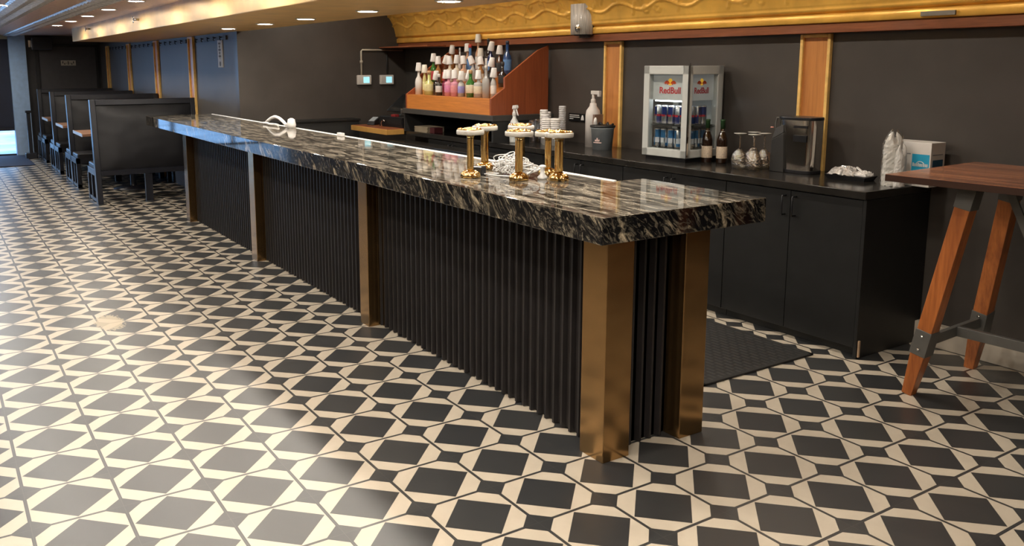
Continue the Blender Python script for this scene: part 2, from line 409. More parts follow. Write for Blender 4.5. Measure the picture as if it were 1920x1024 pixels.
H *= 2.2; H[:, :12] = 0
# fine beading of the lower fascia
for j in (3,): H[:, j] += .002*(np.arange(len(X)) % 2)
tn = np.gradient(prof, axis=0); tn /= np.linalg.norm(tn, axis=1)[:,None]; nr = np.stack([-tn[:,1], tn[:,0]], 1); nr[nr[:,0] > 0] *= 1
vs = []; q = len(prof)
sag = .006*np.sin(X*1.7)
for i, x in enumerate(X):
    for j in range(q): vs.append((x, prof[j,0]+nr[j,0]*H[i,j], prof[j,1]+nr[j,1]*H[i,j]+(sag[i]*.4 if j > 0 else 0)))
fs = [(i*q+j, i*q+j+1, (i+1)*q+j+1, (i+1)*q+j) for i in range(len(X)-1) for j in range(q-1)]
cv = struct('trim_7', MB().add(vs, fs, True), M_TINGOLD); cv['label'] = 'gold pressed-tin cove with scroll relief'
# wood band under the cove
bm_ = MB().box((XP,2.712,1.797),(XR,YW,1.857)); struct('trim_8', bm_, M_WOODRED, .004)
struct('baseboard_back', MB().box((-.46,YW-.055,0),(XR,YW,.13)), mat('tan_baseboard', (.50,.44,.36), .5, var=.2, nscale=4), .004)

# pilasters: wood panel in a golden moulding
def pilaster(name, x0, x1, yf, z0, z1):
    r = struct(name, MB().box((x0+.012,yf-.012,z0),(x1-.012,yf,z1-.012)), M_WOODREDV)
    mo = MB().box((x0,yf-.03,z0),(x0+.022,yf,z1)).box((x1-.022,yf-.03,z0),(x1,yf,z1)).box((x0+.022,yf-.03,z1-.022),(x1-.022,yf,z1))
    mo.build('moulding', M_MOULD, r, .004); return r
pilaster('trim_9', -1.335, -1.115, YW, .93, 1.795)
pilaster('trim_10', -3.235, -3.02, YW, .93, 1.795)
for k, xx in enumerate((-8.60,-10.5,-12.45,-14.35)):
    pilaster('trim_%d' % (11+k), xx-.13, xx+.11, .80, .02, 1.955)
# coat-hook rails between the booth pilasters
HK = ['nearest the dark end wall corner', 'second bay from the bar', 'third bay from the bar', 'farthest bay']
for k, (xa, xb) in enumerate(((-8.40,-7.15),(-10.30,-8.85),(-12.25,-10.75),(-14.1,-12.7))):
    rl = MB().box((xa,.782,1.885),(xb,.80,1.93)).build('coat_rail', M_WALLB)
    tag(rl, ['dark coat hook rail on the slate wall beside the white placard','dark coat hook rail between the first and second booth pilasters','dark coat hook rail between the second and third booth pilasters','dark coat hook rail in the farthest booth bay'][k], 'coat rail', 'coat rails above the booths')
    n = 5
    for i in range(n):
        xx = xa+(i+.5)*(xb-xa)/n
        MB().tube([(xx,.782,1.915),(xx,.762,1.912),(xx,.754,1.900),(xx,.758,1.886),(xx,.768,1.882)], .006, 6).lathe([(.0,0),(.012,.004),(.012,.01),(0,.014)], (xx,.757,1.912), 8).build('hook', M_BLKMET, rl)

# ------------------------------------------------------------------ recessed lamps
def downlight(x, y, z, label, group, r=.062):
    t = thing('downlight', label, 'ceiling light', (x,y,z), 0, group)
    MB().lathe([(r+.018,0),(r+.018,-.005),(r+.002,-.008),(r,-.004),(r,0)], (0,0), 24).build('trim_ring', M_RING, t)
    MB().lathe([(0,-.004),(r-.001,-.004),(r-.001,-.002),(0,-.002)], (0,0), 24).build('lens', M_LENS, t)
    return t
for k, x in enumerate((-6.10,-5.04,-4.10,-3.0,-1.95,-.95)):
    if k < 4: lb = 'round recessed light in the gold bulkhead underside, %s from the left' % ('first','second','third','fourth')[k]
    else: lb = 'round recessed light in the bulkhead underside outside the picture on the right'
    downlight(x, .505, ZS, lb, 'bulkhead lights over the bar')
for k in range(12):
    x = -10.65+1.285*k
    lb = 'round recessed light in the tin ceiling beside the gold bulkhead, %s from the far end' % ('first','second','third','fourth','fifth')[k] if k < 5 else 'round recessed ceiling light out of the picture above the near bar front'
    downlight(x, -.45, ZC, lb, 'ceiling lights along the bulkhead')
for k in range(-6, 9):  # negative k: unseen lamps added to brighten the far end
    x = -6.62+1.285*k
    downlight(x, -1.40 if k >= 0 else -1.55, ZC, 'round recessed light at the top left picture corner' if k == 0 else 'unseen round recessed ceiling light out of the picture over the aisle', 'ceiling lights over the aisle')
for k in range(6):
    downlight(-3.0+1.25*k, -2.6, ZC, 'round recessed ceiling light out of the picture behind the viewer', 'ceiling lights behind the viewer')
for k in range(7):
    downlight(-6.0+.95*k, 1.62, 2.5, 'round recessed light above the back bar, hidden from view behind the gold bulkhead', 'lights above the back bar')
for k in range(5):
    downlight(-.35+.95*k, -.93, ZC, 'unseen ceiling light added to brighten the floor by the open bar end', 'added lights above the bar end')  # extra unseen row, added to brighten the right foreground floor
# small sprinkler stars on the bulkhead face
for k, (x, z) in enumerate(((-10.17,2.09),(-7.07,2.07))):
    mb = MB().tube([(x,YS0,z),(x,YS0-.05,z)], .012, 8)
    for a in range(6):
        c, n = math.cos(a*PI/3), math.sin(a*PI/3); mb.tube([(x,YS0-.05,z),(x+.035*c,YS0-.055,z+.035*n)], .004, 5)
    tag(mb.build('sprinkler', M_STEEL), ['small star-shaped sprinkler on the gold bulkhead near its far end','small star-shaped sprinkler on the gold bulkhead nearer the viewer'][k], 'sprinkler')

# ------------------------------------------------------------------ the bar
X0, X1, Y0, Y1, YI, XI, ZT, ZB = -7.34, .016, -.054, .812, .629, -.69, 1.0746, .976
ct = thing('granite_countertop', 'long black granite bar top with cream veins, shaped like an L', 'countertop', (-3.5,.3,ZB), room=True)
slab_ = MB().prism([(X0,Y0),(X1,Y0),(X1,Y1),(XI,Y1),(XI,YI),(X0,YI)], ZB, ZT).build('slab', [M_GRAN, M_GRANE], ct, .003, 2)
for p in slab_.data.polygons: p.material_index = 0 if p.normal.z > .9 else 1
tag(MB().box((X0+.05,YI,ZT-.014),(XI,YI+.020,ZT+.004)).build('edge_strip', mat('edge_glint_pale', (.85,.85,.84), .3, metal=.25), ct, .004), 'pale strip standing in for lamp glints on the edge')  # added strip, its pale colour stands in for lamp glints on the polished edge
bb = thing('bar_base', 'black fluted bar front with bronze posts under the granite top', 'bar', (-3.5,.3,0), room=True)
PX = [(-6.80,-6.665),(-4.66,-4.525),(-2.52,-2.40)]
YP = .255; PXE = -.285
MB().box((-6.75,YP+.03,0),(PXE-.03,.56,ZB)).box((-.66,.56,0),(PXE-.03,.74,ZB)).build('carcass', M_BLACKD, bb)
def flutes(x0, x1, along='x'):
    """corrugated panel: narrow raised ribs, wide shallow hollows"""
    n = max(3, round((x1-x0)/.058)); w_ = (x1-x0)/n; pts = []
    for i in range(n):
        b = x0+i*w_
        for fx, d in ((0,0),(.10,.026),(.30,.026),(.40,.004),(.70,.0),(.999,.0)): pts.append((b+fx*w_, d))
    pts.append((x1, 0)); vs = []; fs = []
    for s, d in pts:
        for z in (.004, ZB):
            vs.append((s, YP-d+.03, z) if along == 'x' else (PXE+d-.03, s, z))
    for i in range(len(pts)-1): fs.append((2*i, 2*i+2, 2*i+3, 2*i+1))
    return MB().add(vs, fs)
for a, b in ((PX[0][1], PX[1][0]), (PX[1][1], PX[2][0]), (PX[2][1], -.367)): flutes(a, b).build('fluted_panel', M_FLUTE, bb)
flutes(.327, .6176, 'y').build('fluted_panel', M_FLUTE, bb)
for a, b in PX: MB().box((a,.184,0),(b,.30,ZB)).build('bronze_post', M_BRONZE, bb, .003)
MB().box((-.367,.184,0),(-.2207,.327,ZB)).build('bronze_post', M_BRONZE, bb, .003)
MB().box((-.40,.6176,0),(-.2207,.761,ZB)).build('bronze_post', M_BRONZE, bb, .003)
for a, b in PX: MB().box((b+.02,.272,0),(b+.028,.286,ZB)).build('edge_bead', M_BRONZE, bb)

# white bits on the far back edge of the bar top
fa = thing('hose_loop', 'white bent hose loop lying on the back edge of the granite bar', 'hose', (-5.12,.58,ZT+.002))
MB().tube([(-.26+.52*i/20, .02, .015+.060*math.sin(PI*i/20)) for i in range(21)], .014, 8).build('loop', M_WHITE, fa)
MB().tube([(-.22+.40*i/10, -.02+.01*math.sin(i), .012) for i in range(11)], .011, 8).build('tail', M_WHITE, fa)
tag(MB().lathe([(.035,0),(.04,.03),(.03,.075),(.012,.085)], (-4.74,.60,ZT), 12).build('spout_cap', M_WHITE), 'small white spout cap beside the white hose loop on the bar', 'cap')
tag(MB().box((-3.77,.595,ZT),(-3.69,.626,ZT+.026)).build('card_stub', M_WHITE, None, .004), 'small white block on the back edge of the bar before the wood shelf', 'block')

# ------------------------------------------------------------------ table lamps in a cluster on the bar
def lamp(x, y, rz, label, h=.205, tilt=0):
    t = thing('table_lamp', label, 'lamp', (x,y,ZT+.001), rz, 'small brass lamps on the bar')
    lob = lambda a, z: 1+.10*math.cos(8*a)
    MB().lathe([(0,0),(.042,0),(.044,.006),(.042,.020),(.034,.028),(.020,.036),(0,.037)], (0,0), 48, True, lob).build('base', M_BRASS, t)
    fl = lambda a, z: 1+.20*math.cos(4*a)
    MB().lathe([(.014,.030),(.0165,.045),(.0165,h-.02),(.020,h)], (0,0), 32, True, fl).build('stem', M_BRASS, t)
    r = .066
    MB().lathe([(0,h-.006),(.020,h-.006),(.022,h),(r-.003,h),(r,h+.003),(r,h+.019),(r-.003,h+.022),(0,h+.022)], (0,0), 40).build('shade', mat('opal_acrylic', (.42,.395,.35), .3), t)
    o = MB()
    for k in range(9):
        a = k*2*PI/9+rz; rr = .030+.012*(k % 3); o.lathe([(.0,0),(.011,.001),(.009,.006),(.003,.009),(0,.0095)], (rr*math.cos(a), rr*math.sin(a), h+.021), 8)
    o.tube([(.05*math.cos(a*.3), .05*math.sin(a*.3), h+.024+.003*math.sin(a*1.7)) for a in range(21)], .0055, 6, True)
    o.lathe([(0,0),(.022,0),(.018,.010),(.006,.014),(0,.014)], (0,0,h+.021), 16)
    o.build('brass_ornament', M_BRASS, t)
lamp(-1.161,.146, .2, 'brass lamp with white disc shade, front one of the left pair')
lamp(-1.40,.385, .9, 'brass lamp with white disc shade, behind the left pair front lamp', .20)
lamp(-.958,.284, .5, 'brass lamp with white disc shade standing in front of the tangled cables')
lamp(-1.215,.48, 1.3, 'brass lamp with white disc shade standing behind the tangled cables', .21)
lamp(-1.018,.500, .1, 'brass lamp with white disc shade, left stem of the right pair', .19)
lamp(-.852,.435, .7, 'brass lamp with white disc shade, right stem of the right pair', .20)
# tangle of white charging leads and a black plug block
rnd = random.Random(5)
tg = thing('cable_tangle', 'tangled white charging cables heaped between the brass lamps', 'cables', (-1.105,.365,ZT+.001))
for c in range(6):
    P = []; n = 150; f1, f2, f3 = rnd.uniform(5,8), rnd.uniform(6,10), rnd.uniform(4,7); q1, q2, q3 = (rnd.uniform(0,6) for _ in range(3))
    cx = -.10+.036*c; wx = .045+.02*(c % 2)
    for i in range(n):
        a = 2*PI*i/n; P.append((cx+wx*math.sin(f1*a+q1)*math.cos(a), .045*math.sin(f2*a+q2), .008+(.10 if c in (1,4) else .065)*abs(math.sin(f3*a*.5+q3))*(.5+.5*abs(math.cos(2*a+c)))))
    MB().tube(P, .0028, 5).build('cable', M_WHITE, tg)
MB().tube([(-.05,-.06,.008),(-.12,-.08,.006),(-.09,-.12,.006),(.0,-.10,.006),(.06,-.06,.006)], .0035, 6).build('cable', M_WHITE, tg)
for k in range(4):
    MB().box((-.10+.05*k,.02-.03*(k % 2),.03),(-.078+.05*k,.042-.03*(k % 2),.052), .5*k).build('plug', M_WHITE, tg, .003)
tag(MB().box((-1.255,.20,ZT),(-1.185,.25,ZT+.045), .5).build('power_block', M_BLKMET, None, .006), 'small black power block under the tangled white cables', 'charger')
tag(MB().lathe([(.022,0),(.024,.01),(.012,.022),(.010,.05),(.017,.056),(.017,.062),(.008,.066)], (-.93,.40,ZT+.001), 12).build('cable_plug', M_WHITE), 'white plug standing upright left of the right lamp pair', 'plug')

# ------------------------------------------------------------------ back bar cabinets and worktop
BZ = .933; BY = 2.171; BX1 = -.4214
wt = thing('worktop', 'long glossy black worktop of the back bar along the wall', 'worktop', (-3,2.5,BZ-.045), room=True)
MB().box((-6.3,BY,BZ-.045),(BX1,YW,BZ)).build('slab', M_GLOSSB, wt, .004)
edges = [-.424,-1.38,-2.331,-3.28,-4.23,-5.18]
CL = ['black double-door base cabinet at the open right end of the back bar','black double-door base cabinet under the drinks fridge','black double-door base cabinet behind the right pair of brass lamps','black base cabinet under the spray bottle','black base cabinet under the open cubby shelf']
for k in range(5):
    xr, xl = edges[k], edges[k+1]; cb = thing('base_cabinet', CL[k], 'cabinet', ((xl+xr)/2,2.5,0), 0, 'back bar cabinets', room=True)
    MB().box((xl+.002,BY+.04,.09),(xr-.002,YW-.005,BZ-.047)).box((xl+.002,BY+.075,0),(xr-.002,BY+.095,.09)).build('body', M_BLACK, cb)
    xm = (xl+xr)/2
    for a, b, hx in ((xl+.003, xm-.002, xm-.035), (xm+.002, xr-.003 if k else xr-.022, xm+.035)):
        d = MB().box((a,BY+.018,.06),(b,BY+.038,BZ-.052)).build('door', M_BLACK, cb, .002)
        MB().tube([(hx,BY+.02,.850),(hx,BY-.012,.850),(hx,BY-.014,.846),(hx,BY-.014,.742),(hx,BY-.012,.738),(hx,BY+.02,.738)], .0055, 6).build('handle', M_BLKMET, d)
    if k == 0:
        MB().box((xr-.020,BY+.016,0),(xr,YW-.003,BZ-.047)).build('end_panel', M_BLACK, cb, .002)
tag(MB().box((-.4205,2.192,.012),(-.412,2.204,.105)).build('worn_corner_strip', mat('bare_wood_edge', (.40,.27,.17), .6), None), 'chipped pale strip at the bottom corner of the end cabinet', 'edge strip')
# lower steel refrigerator in front of the back bar on the left
fr = thing('undercounter_refrigerator', 'low steel-topped undercounter refrigerator left of the bottle display', 'refrigerator', (-4.5,2.08,0), room=True)
MB().box((-5.6,1.975,.05),(-3.62,2.14,.80)).build('body', M_BLACK, fr, .004)
MB().box((-5.62,1.95,.80),(-3.60,2.148,.845)).build('top', M_GLOSSB, fr, .004)
MB().box((-5.62,1.942,.805),(-3.60,1.950,.842)).build('edge_strip', M_STEEL, fr)
MB().box((-5.6,1.99,0),(-3.62,2.13,.05)).build('plinth', M_BLACKD, fr)

# open cubby shelf with bottle display on top
cu = thing('cubby_shelf', 'black open-front cubby under the orange bottle display', 'shelf', (-4.77,2.45,BZ), room=True)
MB().box((-5.60,2.14,BZ),(-5.575,YW-.004,1.165)).build('side_panel', M_BLACKD, cu)
MB().box((-3.965,2.14,BZ),(-3.94,YW-.004,1.165)).build('side_panel', M_BLACKD, cu)
MB().box((-5.61,2.13,1.118),(-3.93,YW-.004,1.168)).build('top', mat('charcoal_board', (.05,.046,.042), .5), cu, .003)
MB().box((-5.575,YW-.02,BZ),(-3.965,YW-.004,1.118)).build('back_panel', M_BLACK, cu)
rz_ = thing('bottle_display', 'stepped orange wood display stand for liquor bottles', 'display stand', (-4.77,2.45,1.168), room=True)
Z1, Z2, Z3 = 1.310, 1.405, 1.50
MB().box((-5.555,2.155,1.168),(-4.02,2.175,Z1)).build('front_board', M_ORANGE, rz_, .002)
MB().box((-5.555,2.175,Z1-.015),(-4.02,2.35,Z1)).box((-5.555,2.35,Z1-.015),(-4.02,2.365,Z2)).build('step', M_ORANGE, rz_)
MB().box((-5.555,2.365,Z2-.015),(-4.02,2.535,Z2)).box((-5.555,2.535,Z2-.015),(-4.02,2.55,Z3)).build('step', M_ORANGE, rz_)
MB().box((-5.555,2.55,Z3-.015),(-4.02,YW-.02,Z3)).build('step', M_ORANGE, rz_)
sp = [(2.155,1.168),(YW-.02,1.168),(YW-.02,1.78),(2.66,1.735),(2.30,1.495),(2.30,1.405),(2.155,1.312)]
MB().prism_x(sp, -4.018, -3.995).build('side_panel', M_DKORANGE, rz_)
MB().prism_x(sp, -5.58, -5.557).build('side_panel', M_DKORANGE, rz_)
tag(MB().box((-4.20,YW-.03,1.150),(-4.10,YW,1.162)).build('wall_ledge', M_WOODRED), 'thin reddish wood ledge on the wall right of the bottle display', 'ledge')

# bottles: every one its own, with a white paper cup over the pourer
def bottle(x, y, z, h, r, kind, glass, label_col, capped, label, cap=(.74,.72,.70), lean=0.0, labz=(.18,.52)):
    z += .0012
    t = thing('liquor_bottle', label, 'bottle', (x,y,z), random.uniform(-.4,.4), 'liquor bottles on the orange display')
    P = {'tall': [(0,0),(r,0),(r,.55*h),(r*.92,.62*h),(r*.42,.74*h),(r*.36,.80*h),(r*.36,.97*h),(r*.42,h)],
         'round': [(0,0),(r,0),(r*1.02,.45*h),(r*.85,.58*h),(r*.40,.68*h),(r*.34,.75*h),(r*.34,h)],
         'square': [(0,0),(r,0),(r,.60*h),(r*.9,.66*h),(r*.38,.70*h),(r*.36,h)],
         'slim': [(0,0),(r*.8,0),(r*.8,.6*h),(r*.4,.8*h),(r*.36,h)]}[kind]
    MB().lathe(P, (0,0), 16).build('glass', glass, t)
    if label_col:
        a, b = labz; rr = (r if kind != 'slim' else r*.8)*1.025
        MB().lathe([(rr*.99,a*h),(rr,a*h+.001),(rr,b*h-.001),(rr*.99,b*h)], (0,0), 16).build('label', label_col, t)
    if capped:
        q = Matrix.Rotation(lean, 4, 'Y')
        MB().lathe([(.033,0),(.034,.004),(.024,.082),(.022,.084),(0,.084)], (0,0,h-.034), 14, True, None, q).build('paper_cup', mat('cup_%.2f%.2f' % cap[:2], cap, .6, var=.05), t)
    else:
        MB().lathe([(r*.44,h-.004),(r*.44,h+.022),(r*.3,h+.03),(0,h+.03)], (0,0), 12).build('stopper', mat('stop_%.2f%.2f%.2f' % cap, cap, .4), t)
def gl(n, c, ro=.08): return mat('glass_'+n, c, ro, var=.05, coat=.5)
G = dict(white=gl('white', (.72,.69,.66),.3), yellow=gl('yellow', (.62,.55,.22)), lime=gl('lime', (.52,.52,.18)), green=gl('green', (.04,.16,.03)), dark=gl('dark', (.02,.015,.015)),
         brown=gl('brown', (.10,.04,.02)), amber=gl('amber', (.36,.16,.05)), maroon=gl('maroon', (.18,.02,.05)), pink=gl('pink', (.60,.26,.34)), clear=gl('pale', (.42,.41,.39)), blue=gl('blue', (.03,.08,.22)),
         sky=gl('sky', (.06,.17,.36)), navy=gl('navy', (.015,.03,.10)), peach=gl('peach', (.55,.33,.22)), cream=gl('cream', (.62,.54,.42)))
def lb(n, c): return mat('paper_'+n, c, .6, var=.1, nscale=60)
Lb = dict(white=lb('white', (.66,.63,.58)), cream=lb('cream', (.66,.57,.42)), pink=lb('pink', (.62,.22,.38)), coral=lb('coral', (.64,.25,.26)), violet=lb('violet', (.28,.26,.55)), yellow=lb('yellow', (.68,.62,.32)), black=lb('black', (.03,.03,.03)), blue=lb('bluep', (.10,.22,.45)), red=lb('red', (.42,.05,.05)))
rows = [  # x, y, z, height, radius, shape, glass, label, cup?, words, cup colour, lean
 (-5.49,2.26,Z1,.27,.037,'round','white',None,1,'white bottle under a paper cup at the left end of the front step',(.74,.72,.70),.05),
 (-5.40,2.28,Z1,.25,.028,'slim','yellow','yellow',1,'slim pale yellow bottle right of the white bottle, front step',(.74,.70,.60),-.05),
 (-5.255,2.25,Z1,.21,.050,'round','lime','yellow',0,'squat lime yellow bottle with a tan stopper, front step',(.50,.30,.16),0),
 (-5.155,2.27,Z1,.19,.030,'tall','dark',None,1,'dark bottle with a tilted cup right of the squat lime bottle',(.74,.72,.70),.3),
 (-5.06,2.25,Z1,.18,.036,'square','dark','white',0,'short dark bottle with a small white label, front step',(.60,.57,.54),0),
 (-4.965,2.27,Z1,.20,.036,'tall','maroon',None,1,'maroon bottle left of the pink-labelled bottles, front step',(.74,.72,.70),.1),
 (-4.875,2.25,Z1,.20,.042,'square','pink','pink',1,'bottle with a magenta pink label, front step',(.74,.72,.70),0),
 (-4.76,2.25,Z1,.20,.042,'square','pink','coral',1,'bottle with a coral red label, front step',(.74,.72,.70),-.15),
 (-4.645,2.25,Z1,.19,.034,'tall','clear','violet',1,'clear bottle with a violet blue label, front step',(.74,.72,.70),.1),
 (-4.56,2.28,Z1,.20,.034,'tall','cream',None,1,'cream coloured bottle left of the green bottle, front step',(.74,.72,.70),.25),
 (-4.465,2.24,Z1,.22,.042,'tall','green','cream',0,'green glass bottle with a cream label, front step',(.50,.32,.15),0),
 (-4.345,2.25,Z1,.20,.045,'square','clear','cream',1,'clear bottle with a wide cream label and dark neck, front step',(.74,.72,.70),-.1),
 (-4.22,2.25,Z1,.26,.036,'tall','clear',None,0,'tall clear bottle with a shiny stopper, front step',(.62,.60,.56),0),
 (-4.13,2.27,Z1,.22,.034,'slim','clear','white',1,'slim clear bottle with a white label at the right end of the front step',(.74,.72,.70),.1),
 (-5.515,2.45,Z2,.27,.034,'tall','green','red',1,'green bottle with a pink collar under its cup, middle step',(.74,.72,.70),.1),
 (-5.415,2.45,Z2,.24,.034,'tall','amber',None,1,'amber bottle behind the squat lime bottle, middle step',(.74,.72,.70),-.1),
 (-5.29,2.46,Z2,.25,.034,'tall','brown','red',1,'brown bottle with a red label, middle step',(.74,.72,.70),.3),
 (-5.17,2.44,Z2,.24,.036,'square','cream','white',1,'cream bottle with a white label, left part of the middle step',(.74,.72,.70),-.1),
 (-5.05,2.45,Z2,.25,.036,'square','cream','cream',1,'cream bottle behind the magenta-labelled bottle, middle step',(.74,.72,.70),.05),
 (-4.905,2.44,Z2,.24,.036,'square','peach','white',1,'peach bottle with a white label, middle step',(.74,.72,.70),-.2),
 (-4.755,2.45,Z2,.24,.032,'tall','clear',None,1,'clear bottle with its cup leaning left, middle step',(.74,.72,.70),-.45),
 (-4.60,2.44,Z2,.23,.034,'tall','amber','cream',1,'amber bottle with a cream label above the green bottle, middle step',(.74,.72,.70),-.35),
 (-4.44,2.45,Z2,.22,.036,'tall','dark','black',1,'dark bottle right of centre on the middle step',(.74,.72,.70),.2),
 (-4.25,2.45,Z2,.20,.040,'round','dark','black',0,'squat dark bottle at the right end of the middle step',(.05,.05,.05),0),
 (-5.46,2.64,Z3,.26,.032,'tall','amber',None,1,'amber bottle under a tilted cup at the left end of the back step',(.74,.72,.70),.3),
 (-5.30,2.64,Z3,.25,.022,'slim','white',None,0,'slim white bottle on the back step',(.72,.70,.68),0),
 (-5.15,2.64,Z3,.27,.034,'tall','peach','cream',1,'peach bottle under a cup left of the blue plastic bottle, back step',(.74,.72,.70),-.2),
 (-5.10+.06,2.60,Z3,.28,.042,'round','sky','blue',0,'blue plastic bottle with a red cap on the back step',(.45,.06,.05),0),
 (-4.985,2.66,Z3,.36,.030,'tall','peach','white',1,'tallest bottle, pale, reaching the gold cove from the back step',(.74,.71,.64),0),
 (-4.88,2.62,Z3,.22,.036,'square','peach','white',1,'pale bottle right below the tallest bottle, back step',(.74,.71,.66),0),
 (-4.80,2.66,Z3,.33,.034,'tall','dark','white',0,'dark bottle with a tall black neck on the back step',(.03,.03,.03),0),
 (-4.70,2.62,Z3,.28,.034,'tall','navy','blue',1,'navy bottle with a blue label and tilted cup, back step',(.74,.72,.70),.35),
 (-4.55,2.62,Z3,.24,.034,'tall','brown','black',1,'brown bottle with an upright cup left of the deep blue bottle',(.74,.72,.70),.1),
 (-4.42,2.62,Z3,.30,.040,'tall','blue','blue',0,'deep blue bottle with a dark stopper at the right of the back step',(.02,.03,.06),0),
]
for q in rows: bottle(q[0],q[1],q[2],q[3],q[4],q[5],G[q[6]],Lb[q[7]] if q[7] else None,q[8],q[9],q[10],q[11])

# things inside the cubby
for k in range(6):
    tag(MB().box((-5.52,2.22+.004*(k % 2),BZ+.009*k),(-5.26,2.42,BZ+.009*k+.0085), .02*(k % 3)).build('napkin_bundle', mat('kraft_paper', (.42,.35,.25), .8)), 'flat beige napkin bundle in the left of the open cubby, ' + ('bottom','second','third','fourth','fifth','top')[k] + ' of the stack', 'napkins', 'napkin stack in the cubby')
tag(MB().box((-5.20,2.22,BZ),(-5.11,2.32,BZ+.055)).build('card_box', mat('dark_red_card', (.09,.02,.025), .5), None, .004), 'small dark red box beside the beige napkins in the cubby', 'box')

# ------------------------------------------------------------------ register corner
sh = thing('register_shelf', 'thick wood shelf with a golden edge carrying the till', 'shelf', (-6.0,2.3,.895), room=True)
MB().box((-6.50,1.95,.895),(-5.63,2.16,.948)).box((-6.50,2.16,.935),(-5.63,YW-.004,.948)).build('board', mat('golden_edge_wood', (.50,.27,.07), .4), sh, .003)
MB().box((-6.49,1.96,.948),(-5.64,YW-.01,.952)).build('veneer', M_WOODRED, sh)
rg = thing('cash_register', 'black touchscreen till on a cash drawer on the wood shelf', 'till', (-5.95,2.35,.952))
rg.rotation_euler = (0,0,.12)
MB().box((-.22,-.20,0),(.22,.22,.11)).build('cash_drawer', M_BLKMET, rg, .006)
MB().box((-.21,-.206,.03),(.21,-.198,.09)).build('drawer_front', M_BLACK, rg)
MB().tube([(-.13,-.23,.005),(-.13,-.235,.05),(-.09,-.235,.075),(-.06,-.232,.06)], .008, 6).build('drawer_key', M_STEEL, rg)
MB().box((-.14,-.04,.11),(.14,.10,.125)).build('stand_foot', M_STEEL, rg, .004)
MB().hexa([(-.03,.02,.12),(.03,.02,.12),(.03,.05,.12),(-.03,.05,.12),(-.03,.10,.27),(.03,.10,.27),(.03,.12,.27),(-.03,.12,.27)]).build('stand_neck', M_BLKMET, rg)
tb = MB().hexa([(-.20,-.12,.165),(.20,-.12,.165),(.20,-.10,.155),(-.20,-.10,.155),(-.20,.10,.345),(.20,.10,.345),(.20,.12,.335),(-.20,.12,.335)]).build('screen_case', M_BLKMET, rg, .004)
MB().hexa([(-.18,-.113,.172),(.18,-.113,.172),(.18,-.11,.170),(-.18,-.11,.170),(-.18,.092,.340),(.18,.092,.340),(.18,.095,.338),(-.18,.095,.338)]).build('screen', mat('dark_screen', (.008,.009,.010), .1), tb)
MB().box((.13,-.16,.125),(.19,-.10,.20), .4).build('card_slot', M_STEEL, rg, .004)
MB().box((-.02,-.18,.112),(.06,-.13,.135)).build('red_light_strip', mat('dark_red_plastic', (.20,.02,.02), .4), rg)
cr = thing('card_reader', 'small dark card reader at the left of the till', 'card reader', (-6.36,2.16,.952), .5)
MB().hexa([(-.05,-.06,0),(.05,-.06,0),(.05,.06,0),(-.05,.06,0),(-.05,-.05,.04),(.05,-.05,.04),(.05,.06,.085),(-.05,.06,.085)]).build('case', M_BLKMET, cr, .006)
MB().hexa([(-.035,-.045,.044),(.035,-.045,.044),(.035,-.043,.040),(-.035,-.043,.040),(-.035,.045,.085),(.035,.045,.085),(.035,.047,.081),(-.035,.047,.081)]).build('keypad', M_GREY, cr)
# low dark wainscot cabinet along the bar end wall
wc = thing('low_cabinet', 'low dark cabinet along the bar end wall below the thermostats', 'cabinet', (XP+.12,1.55,0), room=True)
MB().box((XP+.002,1.0,0),(XP+.22,2.09,.99)).build('body', M_BLACKD, wc, .003)
MB().box((XP+.002,.99,.99),(XP+.24,2.10,1.012)).build('top', M_BLACK, wc, .003)
# thermostats and conduit
for k, yc in enumerate((2.255,2.545)):
    t = thing('thermostat', ('white wall thermostat hanging under the pale conduit','white wall thermostat on the right, nearer the back wall')[k], 'thermostat', (XP,yc,1.44), 0, 'thermostats on the bar end wall')
    MB().box((0,-.088,-.055),(.035,.088,.055)).build('case', mat('ivory_plastic', (.58,.54,.50), .5), t, .008)
    MB().box((.034,-.015,-.035),(.038,.06,.035)).build('display', mat('pale_blue_display', (.30,.55,.60), .3, emit=(.35,.75,.85), es=.55), t)
    MB().box((.034,-.075,-.03),(.037,-.03,.03)).build('buttons', mat('ivory_plastic', (.58,.54,.50), .5), t)
cn = MB().tube([(XP+.018,2.225,1.49),(XP+.018,2.225,1.765),(XP+.018,2.24,1.78),(XP+.018,2.76,1.78)], .011, 8).build('conduit', mat('cream_conduit', (.52,.47,.38), .5)); tag(cn, 'thin cream conduit bent along the bar end wall to a thermostat', 'conduit')
MB().lathe([(.018,0),(.018,.03)], (XP+.018,2.225,1.63), 10).build('clip', mat('cream_conduit', (.5,.5,.5), .5), cn)
tag(MB().tube([(XP+.014,2.555,1.505),(XP+.014,2.555,1.765)], .009, 8).build('conduit', M_BLACKD), 'thin dark conduit rising from the right thermostat', 'conduit')
# hanging ledge under the cove
hl = thing('hanging_ledge', 'long thin reddish wood ledge under the left end of the gold cove', 'ledge', (-6.2,2.6,1.80), room=True)
MB().box((XP,2.46,1.800),(-5.66,2.690,1.816)).build('board', M_WOODRED, hl, .002)

